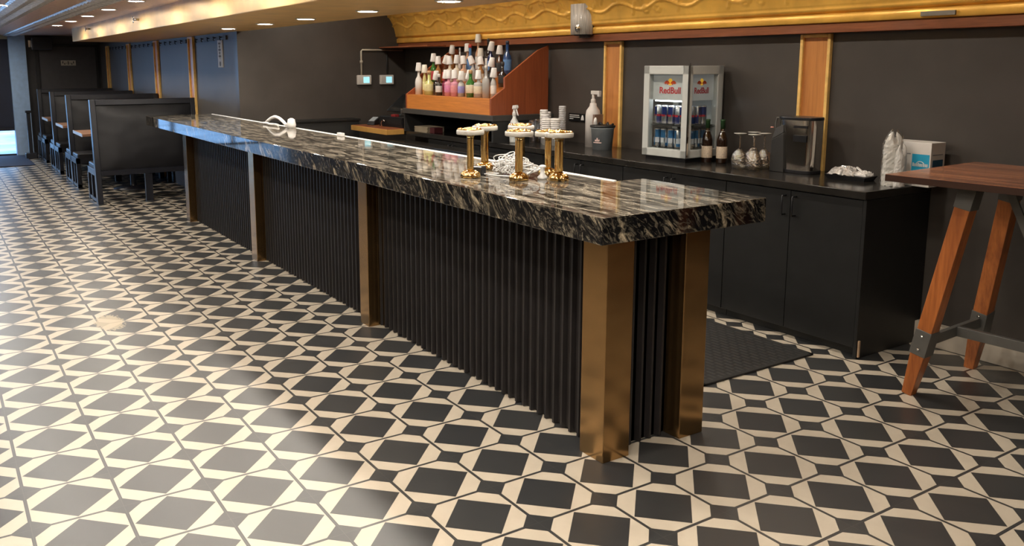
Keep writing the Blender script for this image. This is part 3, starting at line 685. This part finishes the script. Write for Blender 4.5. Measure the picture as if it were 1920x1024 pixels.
# ------------------------------------------------------------------ things on the back bar worktop
sb = thing('spray_bottle', 'white trigger spray bottle on the black worktop beside the cup stacks', 'spray bottle', (-3.86,2.31,BZ+.001), -.2)
MB().lathe([(0,0),(.040,0),(.042,.01),(.042,.14),(.034,.185),(.016,.215),(.015,.235),(0,.235)], (0,0), 20).build('bottle', mat('frosted_plastic', (.66,.68,.66), .35), sb)
hd = MB().lathe([(.019,.232),(.019,.262),(.012,.268),(.012,.29)], (0,0), 14).hexa([(-.030,-.013,.288),(.055,-.012,.296),(.055,.012,.296),(-.030,.013,.288),(-.022,-.011,.322),(.060,-.010,.330),(.060,.010,.330),(-.022,.011,.322)]).build('trigger_head', M_WHITE, sb, .004)
MB().tube([(.038,0,.298),(.055,0,.272),(.072,0,.248),(.082,0,.240)], [.007,.006,.006,.005], 8).build('trigger', M_WHITE, hd)
MB().lathe([(.008,0),(.006,.018)], (0,0), 8, True, None, Matrix.Rotation(PI/2,4,'Y')).build('nozzle', M_WHITE, hd).location = (.06,0,.313)
def cups(x, y, r0, r1, h, m_, label, n):
    pr = [(0,0),(r0,0)]
    for i in range(n):
        z = h*(.25+.75*i/n); pr += [(r0+(r1-r0)*(.3+.7*i/n), z), (r1+.002, z+.003), (r1+.002, z+.008), (r1-.002, z+.009)]
    pr += [(r1,h),(r1-.004,h),(r0*.8,h-.03),(0,h-.03)]
    return tag(MB().lathe(pr, (x,y,BZ), 20).build('cup_stack', m_), label, 'cups', 'stacks of cups on the back bar')
cups(-3.80,2.52,.034,.040,.20,M_PLASTIC,'low stack of clear plastic cups right of the spray bottle',9)
cups(-3.72,2.40,.026,.032,.20,M_PLASTIC,'slim stack of clear plastic cups before the white cup stacks',9)
cups(-3.765,2.60,.024,.030,.265,M_PAPER,'white paper cup stack, left of the tall white pair',12)
cups(-3.685,2.50,.026,.034,.290,M_PAPER,'tallest white paper cup stack, second from the spray bottle',14)
cups(-3.60,2.45,.028,.034,.255,mat('thin_white_plastic', (.60,.58,.58), .4),'white plastic cup stack left of the wide white pair',12)
cups(-3.53,2.58,.024,.030,.325,mat('grey_white_plastic', (.46,.45,.45), .4),'tall greyish cup stack rising behind the wide white pair',16)
cups(-3.53,2.41,.032,.040,.225,M_PAPER,'wide white paper cup stack, left of its pair',10)
cups(-3.445,2.44,.032,.040,.228,M_PAPER,'wide white paper cup stack, right end of all cup stacks',10)
# small black wall plate with white marks
sp_ = thing('wall_plate', 'small black sign plate with white marks on the wall behind the cup stacks', 'sign', (-3.587,YW,1.15))
MB().box((-.118,-.012,-.036),(.118,0,.036)).build('plate', mat('black_plate', (.008,.008,.009), .3), sp_, .003)
mk = MB()
for r_, (a, b) in enumerate(((-.10,.03),(-.10,.035),(-.10,-.05))):
    mk.box((a,-.0135,.016-.016*r_),(b,-.012,.022-.016*r_))
mk.prism_y([(.055,-.020),(.095,-.020),(.090,.004),(.082,.022),(.070,.022),(.060,.004)], -.0135, -.012)
mk.build('white_marks', M_WHITE, sp_)
# dispenser, bucket
dp = thing('pump_dispenser', 'tall white pump dispenser bottle at the foot of the left wood pilaster', 'dispenser', (-3.20,2.64,BZ), .0)
MB().lathe([(0,0),(.062,0),(.062,.26),(.055,.30),(.030,.335),(.026,.36),(0,.36)], (0,0), 24).build('bottle', mat('pearl_plastic', (.62,.58,.55), .3), dp)
MB().lathe([(.020,.355),(.020,.39),(.012,.395),(.012,.44)], (0,0), 14).box((-.018,-.014,.432),(.085,.014,.462)).box((.06,-.012,.415),(.085,.012,.435)).build('pump', mat('pearl_plastic', (.6,.6,.6), .3), dp, .003)
MB().box((.05,-.045,.005),(.075,.045,.27)).build('back_bracket', mat('rose_metal', (.40,.26,.20), .3, metal=.6), dp)
bk = thing('bucket', 'grey bucket with a black rim and pale printed mark beside the white dispenser', 'bucket', (-2.985,2.56,BZ), .35)
MB().lathe([(0,0),(.078,0),(.092,.165),(.097,.168),(.097,.178),(.088,.178),(.076,.02),(0,.02)], (0,0), 32).build('pail', M_GREY, bk)
MB().lathe([(0,.16),(.096,.175),(.102,.180),(.102,.192),(.07,.198),(0,.200)], (0,0), 32).build('lid', mat('black_bag_plastic', (.012,.012,.012), .45), bk)
MB().tube([(-.03+.012*k, -.02*math.sin(k), .200+.012*math.sin(k*1.3)) for k in range(11)], .010, 6).build('bag_fold', mat('black_bag_plastic', (.01,.01,.01), .45), bk)
MB().lathe([(.020,0),(.012,.045),(.004,.06)], (-.05,-.03,.195), 12).build('paper_cone', M_PAPER, bk)
mk = MB()
R_ = .0885
for (a0, a1, z0, z1) in ((-.42,.42,.055,.062),(-.22,-.08,.068,.082),(-.05,.08,.068,.096),(.11,.24,.068,.084)):
    for k in range(6):
        a = a0+(a1-a0)*k/6-PI/2; b = a0+(a1-a0)*(k+1)/6-PI/2
        mk.add([(R_*math.cos(a),R_*math.sin(a),z0),(R_*math.cos(b),R_*math.sin(b),z0),(R_*math.cos(b),R_*math.sin(b),z1),(R_*math.cos(a),R_*math.sin(a),z1)], [(0,1,2,3)])
mk.build('printed_mark', mat('pale_pink_print', (.70,.50,.46), .5), bk)

# ------------------------------------------------------------------ glass-door drinks fridge
fg = thing('drinks_fridge', 'pale grey countertop drinks fridge with glass front and red lettering', 'fridge', (-2.115,2.545,BZ), .09)
W, D, HH = .1975, .195, .665
f = MB()
for sx in (-1, 1):
    for sy in (-1, 1):
        wx = .052; wy = .05 if sy < 0 else .06
        f.box((min(sx*W, sx*(W-wx)), min(sy*D, sy*(D-wy)), .03), (max(sx*W, sx*(W-wx)), max(sy*D, sy*(D-wy)), HH))
f.box((-W,-D,HH-.06),(W,D,HH)).box((-W,-D,.03),(W,D,.085)).box((-W,D-.02,.03),(W,D,HH))
f.build('cabinet', M_FRIDGE, fg, .004)
MB().box((-W+.02,-D+.02,0),(W-.02,D-.02,.03)).build('plinth', M_BLKMET, fg)
MB().box((W-.002,-D+.001,.04),(W+.004,-D+.016,HH+.018)).build('hinge_rod', M_STEEL, fg)
MB().box((W-.001,-D-.0015,.03),(W+.0015,-D+.002,HH)).build('door_seam', M_BLKMET, fg)
MB().box((-W+.052,-D+.012,.085),(W-.052,-D+.016,HH-.06)).build('front_pane', M_PANE, fg)
MB().box((W-.016,-D+.05,.085),(W-.012,D-.06,HH-.06)).build('side_pane', M_PANE, fg)
MB().box((-W+.012,-D+.05,.085),(-W+.016,D-.06,HH-.06)).build('side_pane', M_PANE, fg)
MB().box((-W+.03,-D+.03,.085),(W-.03,D-.03,.092)).build('wire_shelf', M_STEEL, fg)
MB().box((-W+.02,-D+.03,.245),(W-.02,D-.03,.255)).build('wire_shelf', M_STEEL, fg)
M_HEADF = mat('backlit_panel', (.55,.55,.53), .5, emit=(.9,.92,.9), es=.05)
hp = MB().box((-W+.052,-D+.045,.425),(W-.04,D-.05,HH-.06)).build('header_panel', M_HEADF, fg)
M_RED = mat('letter_red', (.62,.045,.05), .5); M_SUN = mat('sun_yellow', (.85,.48,.03), .5, emit=(1,.55,.05), es=.25); M_BULL = mat('bull_red', (.70,.085,.02), .5)
RX = Matrix.Rotation(PI/2, 4, 'X'); RZ = Matrix.Rotation(PI/2, 4, 'Z')
def emblem(Mx, sc, parent):
    sun = MB(); n = 20
    sun.add([tuple(Mx @ Vector((.021*sc*math.cos(2*PI*k/n), .026*sc*math.sin(2*PI*k/n), 0))) for k in range(n)], [list(range(n))])
    sun.build('sun_disc', M_SUN, parent)
    body = [(.004,-.004),(.014,.006),(.022,.010),(.034,.012),(.046,.006),(.054,-.004),(.060,-.010),(.050,-.008),(.046,-.012),(.050,-.020),(.040,-.012),(.030,-.010),(.024,-.020),(.018,-.018),(.016,-.010),(.008,-.012),(.003,-.010)]
    for sg in (-1, 1):
        MB().add([tuple(Mx @ Vector((sg*x*sc, y*sc-.002, .0012))) for x, y in body], [list(range(len(body)))]).build('charging_bull', M_BULL, parent)
Mf = Matrix.Translation((.006,-D+.0435,.575-.022)) @ RX
emblem(Mf, .95, hp)
text_mb('RedBull', .062, 'lettering', M_RED, hp, Matrix.Translation((.006,-D+.0435,.492)) @ RX, .0006, .0012, 1.0)
Ms = Matrix.Translation((W-.0385,.0,.575-.022)) @ RZ @ RX
emblem(Ms, .95, hp)
text_mb('RedBull', .058, 'lettering', M_RED, hp, Matrix.Translation((W-.0385,.0,.492)) @ RZ @ RX, .0006, .0012, .9)
MB().box((-W+.06,-D+.06,.415),(W-.06,-D+.09,.424)).build('light_bar', mat('fridge_light', (.9,.9,.9), .5, emit=(.92,.97,1.0), es=5.0), fg)
M_CANB = mat('can_blue', (.025,.045,.20), .3, metal=.5); M_CANS = mat('can_silver', (.55,.57,.60), .25, metal=.8); M_CANR = mat('can_red', (.5,.03,.05), .35)
M_CANL = mat('can_sky_blue', (.06,.20,.42), .3, metal=.4); M_CANW = mat('can_white', (.66,.67,.72), .35)
fm = Matrix.Translation(fg.location) @ Matrix.Rotation(.09, 4, 'Z')
def can(px, py, z, upper, label, white=False):
    p = fm @ Vector((px,py,z)); c = thing('drink_can', label, 'can', p, random.uniform(0,6), 'drink cans in the fridge')
    r = .0262
    MB().lathe([(0,0),(r*.8,0),(r,.006),(r,.124),(r*.82,.133),(r*.78,.133),(r*.78,.131),(0,.131)], (0,0), 16).build('body', M_CANS, c)
    n = 16; q = MB()
    for k in range(n):      # two blue quarters, diagonal, the rest silver
        a0, a1 = 2*PI*k/n, 2*PI*(k+1)/n; hi = (k//4) % 2 == 0
        z0, z1 = (.064,.122) if hi else (.008,.064)
        if white: z0, z1 = (.07,.122) if True else (0,0)
        rr = r+.0004
        q.add([(rr*math.cos(a0),rr*math.sin(a0),z0),(rr*math.cos(a1),rr*math.sin(a1),z0),(rr*math.cos(a1),rr*math.sin(a1),z1),(rr*math.cos(a0),rr*math.sin(a0),z1)], [(0,1,2,3)], True)
    q.build('blue_panel', M_CANB if upper else M_CANL, c)
    q = MB()
    for k in range(n):
        a0, a1 = 2*PI*k/n, 2*PI*(k+1)/n
        if k % 4 == 3: continue
        rr = r+.0007; z0, z1 = (.054,.068) if upper else (.03,.066)
        q.add([(rr*math.cos(a0),rr*math.sin(a0),z0),(rr*math.cos(a1),rr*math.sin(a1),z0),(rr*math.cos(a1),rr*math.sin(a1),z1),(rr*math.cos(a0),rr*math.sin(a0),z1)], [(0,1,2,3)], True)
    q.build('band', M_CANR if upper else M_CANW, c)
on_ = ('first','second','third','fourth','fifth')
for lv, z in ((1,.2555),(0,.0925)):
    nm = 'upper' if lv else 'lower'; cc = 'navy silver can with red band' if lv else 'sky blue can with pale band'
    for k in range(5): can(-.122+.061*k, -.115, z, lv, '%s, %s from left, %s fridge shelf front' % (cc, on_[k], nm))
    for k in range(3): can(.122, -.052+.062*k, z, lv, '%s, %s behind the right corner can, %s fridge shelf' % (cc, on_[k], nm))

# beer bottles, wine glasses, airpot, tray, wrapped sleeve, box
def beer(x, y, label):
    t = thing('beer_bottle', label, 'bottle', (x,y,BZ), .2, 'brown bottles beside the fridge')
    MB().lathe([(0,0),(.034,0),(.036,.005),(.036,.155),(.030,.185),(.016,.220),(.0145,.262),(0,.262)], (0,0), 24).build('glass', mat('dark_brown_glass', (.018,.008,.004), .08, coat=.6), t)
    MB().lathe([(.0365,.035),(.0368,.036),(.0368,.115),(.0365,.116)], (0,0), 24).build('label', mat('tan_label', (.55,.44,.33), .6, var=.2, nscale=90), t)
    MB().lathe([(.0155,.205),(.0165,.21),(.0165,.220),(.015,.222)], (0,0), 16).build('neck_band', mat('pale_foil', (.55,.52,.42), .35, metal=.4), t)
    MB().lathe([(.0155,.235),(.016,.288),(.017,.290),(.017,.300),(0,.302)], (0,0), 16).build('green_cap', mat('dark_green_cap', (.02,.055,.02), .3), t)
beer(-1.868,2.54,'dark brown bottle with tan label and green cap, nearer the fridge')
beer(-1.775,2.585,'dark brown bottle with tan label and green cap, farther right of the fridge')
def glass(x, y, label, h=.235):
    t = thing('wine_glass', label, 'glass', (x,y,BZ), 0, 'upturned wine glasses')
    MB().lathe([(.042,.0),(.049,.03),(.051,.058),(.043,.098),(.020,.122),(.006,.135),(.018,.123),(.041,.097),(.049,.058),(.047,.03),(.040,.001)], (0,0), 24).build('bowl', M_CLEAR, t)
    MB().lathe([(.007,.128),(.0045,.15),(.0042,.195),(.008,.215),(.010,.222)], (0,0), 12).build('stem', M_CLEAR, t)
    MB().lathe([(.010,.220),(.040,.229),(.041,.2315),(.010,.2335),(0,.2335)], (0,0), 24).build('foot', mat('frosted_rim', (.48,.46,.42), .25), t)
glass(-1.50,2.44,'upturned wine glass at the front left of the four')
glass(-1.52,2.60,'upturned wine glass at the back left of the four')
glass(-1.385,2.44,'upturned wine glass at the front right, next to the steel urn')
glass(-1.41,2.57,'upturned wine glass at the back right of the four')
ap = thing('steel_urn', 'mirror steel drink urn with a black side and lid before the right pilaster', 'urn', (-1.165,2.60,BZ), -.05)
lobe = [(.135*math.copysign(abs(math.cos(a))**.75, math.cos(a)), .085*math.copysign(abs(math.sin(a))**.75, math.sin(a))) for a in np.linspace(0, 2*PI, 41)[:-1]]
MB().prism([(x*1.02,y*1.02) for x, y in lobe], 0, .022).build('base', M_BLKMET, ap, .003)
b_ = MB(); n = len(lobe)
b_.add([(x,y,.022) for x, y in lobe]+[(x*1.04,y*1.04,.335) for x, y in lobe], [(i,(i+1)%n,n+(i+1)%n,n+i) for i in range(n)], True).build('body', mat('mirror_steel', (.80,.76,.70), .12, metal=1.0, var=.02), ap)
MB().prism([(x*1.06,y*1.06) for x, y in lobe], .330, .350).build('lid', M_BLKMET, ap, .005)
MB().hexa([(-.142,-.105,.0),(-.035,-.100,.0),(-.035,-.02,.0),(-.142,-.02,.0),(-.140,-.100,.20),(-.050,-.098,.25),(-.050,-.02,.25),(-.140,-.02,.20)]).hexa([(-.140,-.100,.20),(-.050,-.098,.25),(-.050,-.02,.25),(-.140,-.02,.20),(-.122,-.090,.275),(-.060,-.090,.300),(-.060,-.02,.300),(-.122,-.02,.275)]).build('black_front', mat('satin_black', (.022,.021,.020), .45), ap, .004)
MB().tube([(-.145,-.05,.20),(-.150,-.055,.30),(-.140,-.055,.338),(-.08,-.055,.342)], .006, 6).build('handle', M_GREYMET, ap)
MB().lathe([(0,0),(.012,.001),(.010,.008),(0,.009)], (-.138,-.10,.275), 12).build('indicator', mat('rose_button', (.5,.2,.15), .4), ap)
MB().box((.02,-.092,.20),(.12,-.086,.24)).box((.02,-.091,.285),(.12,-.086,.30)).build('dark_panel', M_BLKMET, ap)
ty = thing('tray', 'black tray of crumpled clear-wrapped packets on the worktop', 'tray', (-.775,2.56,BZ), .1)
MB().hexa([(-.11,-.06,0),(.11,-.06,0),(.11,.06,0),(-.11,.06,0),(-.125,-.075,.028),(.125,-.075,.028),(.125,.075,.028),(-.125,.075,.028)]).build('pan', M_BLKMET, ty)
def crumple(mb, cx, cy, cz, sx, sy, sz, seed, n=14):
    r = random.Random(seed); vs = []; fs = []
    for i in range(n+1):
        for j in range(n+1):
            u, v = i/n*2-1, j/n*2-1; e = (1-u*u)*(1-v*v)
            vs.append((cx+sx*u+r.uniform(-.004,.004), cy+sy*v+r.uniform(-.004,.004), cz+sz*e**.4+r.uniform(-.007,.007)))
    for i in range(n):
        for j in range(n): fs.append((i*(n+1)+j, (i+1)*(n+1)+j, (i+1)*(n+1)+j+1, i*(n+1)+j+1))
    return mb.add(vs, fs)
M_PKT = mat('foil_packet', (.46,.44,.42), .25, metal=.35, var=.35, nscale=60)
crumple(MB(), -.03, 0, .030, .085, .06, .045, 3).build('wrapped_packets', M_PKT, ty)
crumple(MB(), .07, .01, .030, .04, .05, .025, 4).build('wrapped_packets', M_PAPER, ty)
MB().hexa([(.02,-.055,.032),(.115,-.05,.030),(.115,-.042,.030),(.02,-.047,.032),(.02,-.055,.042),(.115,-.05,.038),(.115,-.042,.038),(.02,-.047,.042)]).hexa([(.03,.0,.07),(.10,-.03,.035),(.105,-.02,.035),(.035,.01,.07),(.03,.0,.078),(.10,-.03,.043),(.105,-.02,.043),(.035,.01,.078)]).build('paper_straws', M_WHITE, ty)
sl = thing('wrapped_cup_sleeve', 'bulging plastic-wrapped white sleeves left of the blue-labelled box', 'package', (-.505,2.525,BZ), .1)
def bag(rx, ry, h, seed):
    r = random.Random(seed); prof_ = []; N = 22; seg = 22; vs = []; fs = []
    for i in range(N+1):
        z = h*i/N; k = 1 if i < N*.6 else max(.12, 1-.75*((i-N*.6)/(N*.4))**4.5)
        for s_ in range(seg):
            a = 2*PI*s_/seg; kk = k*(1+r.uniform(-.05,.05)); vs.append((rx*kk*math.cos(a), ry*kk*math.sin(a), z+r.uniform(-.003,.003)+(.018*math.sin(3*a) if i > N*.8 else 0)))
    for i in range(N):
        for s_ in range(seg): fs.append((i*seg+s_, i*seg+(s_+1) % seg, (i+1)*seg+(s_+1) % seg, (i+1)*seg+s_))
    return MB().add(vs, fs, False)
bag(.048,.05,.285,2).build('sleeve', M_PAPER, sl)
o = bag(.030,.035,.225,6).build('sleeve', mat('grey_white_paper', (.58,.56,.53), .6), sl); o.location = (.052,-.015,0)
o = bag(.054,.055,.30,9).build('wrap', M_WRAP, sl)
bx = thing('carton', 'white carton with a bright blue label on the worktop behind the wood table', 'box', (-.465,2.665,BZ), .0)
MB().box((-.135,-.065,0),(.135,.075,.245)).build('carton_body', mat('white_card', (.70,.66,.62), .6, var=.03), bx, .002)
lbm = mat('bright_blue_print', (.02,.36,.58), .5)
MB().box((.030,-.0665,.068),(.128,-.065,.180)).build('blue_label', lbm, bx)
MB().box((.135,-.045,.090),(.1365,.055,.150)).build('blue_label', mat('deep_blue_print', (.015,.07,.14), .5), bx)
mk = MB()
for k in range(9): mk.box((.036+.0098*k,-.0678,.112),(.036+.0098*k+.0072,-.0665,.128+.004*(k % 3 == 0)))
mk.tube([(.058+.02*math.cos(a*.35)+.02, -.0672, .128+.012*math.sin(a*.35)) for a in range(10)], .0022, 5)
mk.build('white_print', M_WHITE, bx)
MB().box((-.045,-.0665,.176),(.02,-.065,.182)).build('grey_print', mat('grey_ink', (.3,.3,.3), .6), bx)
MB().box((.135,-.05,.175),(.1365,.05,.181)).build('grey_print', mat('grey_ink', (.3,.3,.3), .6), bx)

# ------------------------------------------------------------------ high wood table on the right
tt = thing('high_table', 'high walnut table on splayed wood legs with grey steel brackets', 'table', (.85,2.2,0), room=True)
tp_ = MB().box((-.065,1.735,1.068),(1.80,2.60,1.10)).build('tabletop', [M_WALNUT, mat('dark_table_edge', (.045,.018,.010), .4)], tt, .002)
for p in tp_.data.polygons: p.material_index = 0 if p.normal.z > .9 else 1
MB().box((.12,1.92,1.045),(1.62,2.42,1.068)).build('top_plate', M_GREYMET, tt)
def leg(foot, top):
    f_, t_ = Vector(foot), Vector(top)
    l = MB().bar(f_+(t_-f_)*.002, f_+(t_-f_)*.22, .048, .055, .070, .078).bar(f_+(t_-f_)*.22, f_+(t_-f_)*.995, .070, .078, .070, .078).build('leg', M_LEGWOOD, tt, .003)
    MB().bar(f_+(t_-f_)*.205, f_+(t_-f_)*.325, .077, .085).build('lower_bracket', M_GREYMET, l, .002)
    MB().bar(f_+(t_-f_)*.905, f_+(t_-f_)*.998, .077, .085).build('upper_bracket', M_GREYMET, l, .002)
    for q in (.235, .30): 
        p = f_+(t_-f_)*q; MB().lathe([(0,0),(.008,.001),(.006,.005),(0,.006)], (p.x,p.y-.043,p.z), 8, True, None, Matrix.Rotation(PI/2,4,'X')).build('bolt', M_STEEL, l)
leg((.012,1.965,0),(.215,1.975,1.05)); leg((.012,2.62-.02,0),(.215,2.40,1.05))
leg((1.72,1.965,0),(1.52,1.975,1.05)); leg((1.72,2.60,0),(1.52,2.40,1.05))
for xx, sg in ((.07,1),(1.665,-1)):
    MB().box((xx-.012,1.99,.255),(xx+.012,2.55,.305)).build('end_stretcher', M_GREYMET, tt, .002)
MB().box((.075,2.255,.255),(1.66,2.28,.305)).build('long_stretcher', M_GREYMET, tt, .002)
MB().bar((.25,2.24,1.05),(.60,2.27,.28), .035, .012).build('diagonal_brace', M_GREYMET, tt)
MB().bar((1.48,2.24,1.05),(1.13,2.27,.28), .035, .012).build('diagonal_brace', M_GREYMET, tt)

tt.rotation_euler = (0,0,math.radians(3.0)); tt.location = (.85-.012,2.2+.04,0)
# ------------------------------------------------------------------ floor mat behind the bar
def matmesh():
    mb = MB().box((-2.6,1.19,0),(-.61,2.03,.010))
    return mb
a = NT('woven_rubber'); a.set(Roughness=.65); v = a.coord(); br = a.n('ShaderNodeTexBrick', i_Vector=v, i_Scale=1.0)
br.inputs['Brick Width'].default_value = .07; br.inputs['Row Height'].default_value = .035; br.inputs['Mortar Size'].default_value = .008
br.inputs['Color1'].default_value = (.026,.024,.022,1); br.inputs['Color2'].default_value = (.018,.017,.016,1); br.inputs['Mortar'].default_value = (.004,.004,.004,1)
a.link(br.outputs[0], 'Base Color'); a.bump(br.outputs['Fac'], -1.0, .006)
fmat = thing('rubber_mat', 'black woven rubber floor mat behind the bar by the cabinets', 'mat', (-1.6,1.6,0), room=True)
matmesh().build('mat_sheet', a.m, fmat)
MB().box((-2.62,1.17,0),(-.59,1.195,.012)).box((-2.62,2.025,0),(-.59,2.05,.012)).box((-.615,1.17,0),(-.59,2.05,.012)).build('border', M_RUBBER, fmat, .003)
em = MB().box((-15.1,-2.6,0),(-13.25,-.62,.012)).build('entrance_mat', M_DAYMAT); tag(em, 'dark blue-black entrance mat before the bright storefront glass', 'mat')

# ------------------------------------------------------------------ booths
def bench(label, x, double=True):
    t = thing('booth_bench', label, 'bench', (x,0,0), 0, 'black booth benches along the slate wall')
    ya, yb = -.43, .775; lean = .075
    for y0, y1 in ((ya, ya+.06), (yb-.06, yb)):
        MB().hexa([(-.02+.03,y0,0),(.10+.03,y0,0),(.10+.03,y1,0),(-.02+.03,y1,0),(-.085,y0,1.215),(.005,y0,1.215),(.005,y1,1.215),(-.085,y1,1.215)]).build('post', M_FRAMEB, t, .004)
    MB().hexa([(-.077,ya+.06,1.15),(.010,ya+.06,1.15),(.010,yb-.06,1.15),(-.077,yb-.06,1.15),(-.085,ya+.06,1.215),(.005,ya+.06,1.215),(.005,yb-.06,1.215),(-.085,yb-.06,1.215)]).build('top_rail', M_FRAMEB, t, .004)
    # padded back, slightly bulging
    n = 16; vs = []; fs = []; rr = random.Random(int(x*10))
    sides = (1, -1)
    for sd in sides:
        vs = []; fs = []
        for i in range(n+1):
            for j in range(n+1):
                u, v = i/n, j/n; y = ya+.062+(yb-ya-.124)*u; z = .37+.78*v
                xc = .055-.10*(z/1.2); b = .030*min(1, 6*u, 6*(1-u), 6*v, 6*(1-v))+rr.uniform(-.003,.003)
                vs.append((xc+sd*(.022+b), y, z))
        fs = [(i*(n+1)+j, (i+1)*(n+1)+j, (i+1)*(n+1)+j+1, i*(n+1)+j+1) for i in range(n) for j in range(n)]
        MB().add(vs, fs, True).build('back_pad', M_VINYL, t)
    MB().box((.02,ya+.06,.33),(.10,yb-.06,.385)).build('lower_rail', M_FRAMEB, t)
    MB().box((.03,.12,0),(.09,.20,.34)).build('middle_leg', M_FRAMEB, t)
    for sd in ((-1, 1) if double else (-1,)):
        xs = (.03, .03+sd*.53) if sd > 0 else (.0, -.53)
        x0, x1 = min(xs), max(xs)
        c = MB().box((x0,ya+.02,.385),(x1,yb,.455)).build('seat', M_VINYL, t, .018)
        MB().box((x0,ya,.325),(x1,ya+.05,.400)).box((x0,yb-.05,.325),(x1,yb,.400)).box((x1-.05 if sd > 0 else x0,ya,.325),(x1 if sd > 0 else x0+.05,yb,.400)).build('seat_frame', M_FRAMEB, t, .003)
        MB().box((x0,ya+.005,.01),(x1,ya+.045,.05)).build('foot_rail', M_FRAMEB, t)
        xe = (x1-.055, x1) if sd > 0 else (x0, x0+.055)
        for y0 in (ya, yb-.055): MB().box((xe[0],y0,0),(xe[1],y0+.055,.33)).build('leg', M_FRAMEB, t, .003)
        xm = (x0+x1)/2; MB().box((xm-.022,ya+.004,.04),(xm+.022,ya+.046,.33)).build('leg', M_FRAMEB, t, .003)
    return t
bench('black vinyl booth bench nearest the granite bar, its wrinkled back panel in full view', -8.52, False)
bench('black double booth bench, second from the granite bar', -10.52)
bench('black double booth bench, third from the granite bar', -12.30)
bench('black double booth bench at the far end by the dark door', -14.05)
for k, xx in enumerate((-9.62,-11.40,-13.18)):
    t = thing('booth_table', 'wood-topped booth table with a pale edge between the %s benches' % ('first and second','second and third','third and farthest')[k], 'table', (xx,.2,0), 0, 'booth tables')
    MB().box((-.40,-.63,.735),(.36,.57,.768)).build('tabletop', wood('booth_top', (.30,.14,.08), (.46,.25,.15), 'y', 1, .3), t, .003)
    MB().box((-.403,-.636,.733),(.363,-.628,.770)).build('edge_band', mat('pale_edge_band', (.46,.48,.52), .4), t)
    MB().lathe([(.25,0),(.25,.012),(.05,.03),(.035,.05),(.035,.70),(.10,.735)], (0,0), 20).build('pedestal', M_FRAMEB, t)
# dark slim stand beside the pier
st = thing('rope_stand', 'slim dark post stand beside the blue-lit pier at the far end', 'stand', (-14.45,-.56,0))
MB().box((-.09,-.09,0),(.09,.09,.10)).build('base', M_FRAMEB, st, .01)
MB().box((-.035,-.03,.10),(.035,.03,.80)).build('post', M_FRAMEB, st, .004)
MB().box((-.05,-.045,.80),(.05,.045,.84)).build('cap', M_FRAMEB, st, .004)

# ------------------------------------------------------------------ wall things
sk = thing('wall_speaker', 'black box speaker mounted high on the far dark wall', 'speaker', (XF+.12,-.20,2.0))
MB().box((-.08,-.17,-.115),(.12,.17,.115)).build('case', mat('satin_black_case', (.07,.07,.08), .22), sk, .02)
MB().box((.115,-.15,-.095),(.124,.15,.095)).build('grille', mat('speaker_mesh', (.02,.02,.022), .5), sk)
MB().box((-.12,-.21,-.06),(-.02,-.165,.06)).build('bracket', M_STEEL, sk)
ds = thing('door_sign', 'small pale sign with dark marks on the dark far door', 'sign', (XF+.015,.235,1.66))
MB().box((0,-.125,-.048),(.008,.125,.048)).build('plate', mat('pale_tan_plate', (.52,.46,.36), .5), ds)
mk = MB()
for k in range(7): mk.box((.008,-.10+.03*k,-.03 if k % 2 else -.01),(.009,-.085+.03*k,.0 if k % 3 else .03))
mk.build('dark_marks', M_BLACK, ds)
pc = thing('placard', 'tall white placard with dark print on the slate wall beside the bar end', 'sign', (-7.405,.80,1.74))
MB().box((-.085,-.012,-.155),(.085,0,.155)).build('board', mat('white_board', (.58,.57,.54), .5), pc, .002)
mk = MB()
for k in range(5): mk.box((-.045+.02*(k % 2),-.0135,.10-.035*k),(.02+.02*((k+1) % 2),-.012,.118-.035*k))
mk.lathe([(.028,0),(.028,.0015)], (0,-.012,-.115), 16, False, None, Matrix.Rotation(PI/2,4,'X')).box((-.005,-.0135,-.06),(.005,-.012,.10))
mk.build('dark_print', mat('grey_print_ink', (.12,.11,.10), .6), pc)
# sconce on the cove
sc_ = thing('wall_sconce', 'ribbed grey glass wall sconce with a round boss on the gold cove', 'wall lamp', (-3.40,2.69,1.98))
vs = []; fs = []; N = 40
for k in range(N+1):
    a = PI+PI*k/N; rr = .118+(.006 if k % 2 else 0)
    for z, q in ((-.125,.97),(.125,1.0)): vs.append((rr*q*math.cos(a), .10*q*math.sin(a)*(rr/.118), z))
for k in range(N): fs.append((2*k,2*k+2,2*k+3,2*k+1))
sh_ = MB().add(vs, fs, True).build('ribbed_shade', mat('ribbed_grey_glass', (.66,.61,.55), .2, trans=.15, var=.35, nscale=30, stretch=(3,3,.15)), sc_)
so = sh_.modifiers.new('solid', 'SOLIDIFY'); so.thickness = .004
MB().box((-.10,-.02,-.13),(.10,.02,.06)).build('back_plate', M_BLKMET, sc_)
q = Matrix.Rotation(PI/2, 4, 'X') 
MB().lathe([(.022,0),(.030,.003),(.032,.008),(.030,.010),(.020,.008),(.012,.014),(0,.016)], (.045,-.098,-.075), 20, True, None, q).build('round_boss', M_STEEL, sc_)
MB().box((-.02,-.03,-.15),(.09,.0,-.128)).build('mount', M_BLKMET, sc_)
vp = MB().box((-.50,2.680,1.868),(-.31,2.693,1.892)).build('metal_tag', mat('dull_lead', (.22,.20,.17), .5, metal=.5)); tag(vp, 'small dull metal tag on the lower edge of the gold cove at the right', 'tag')
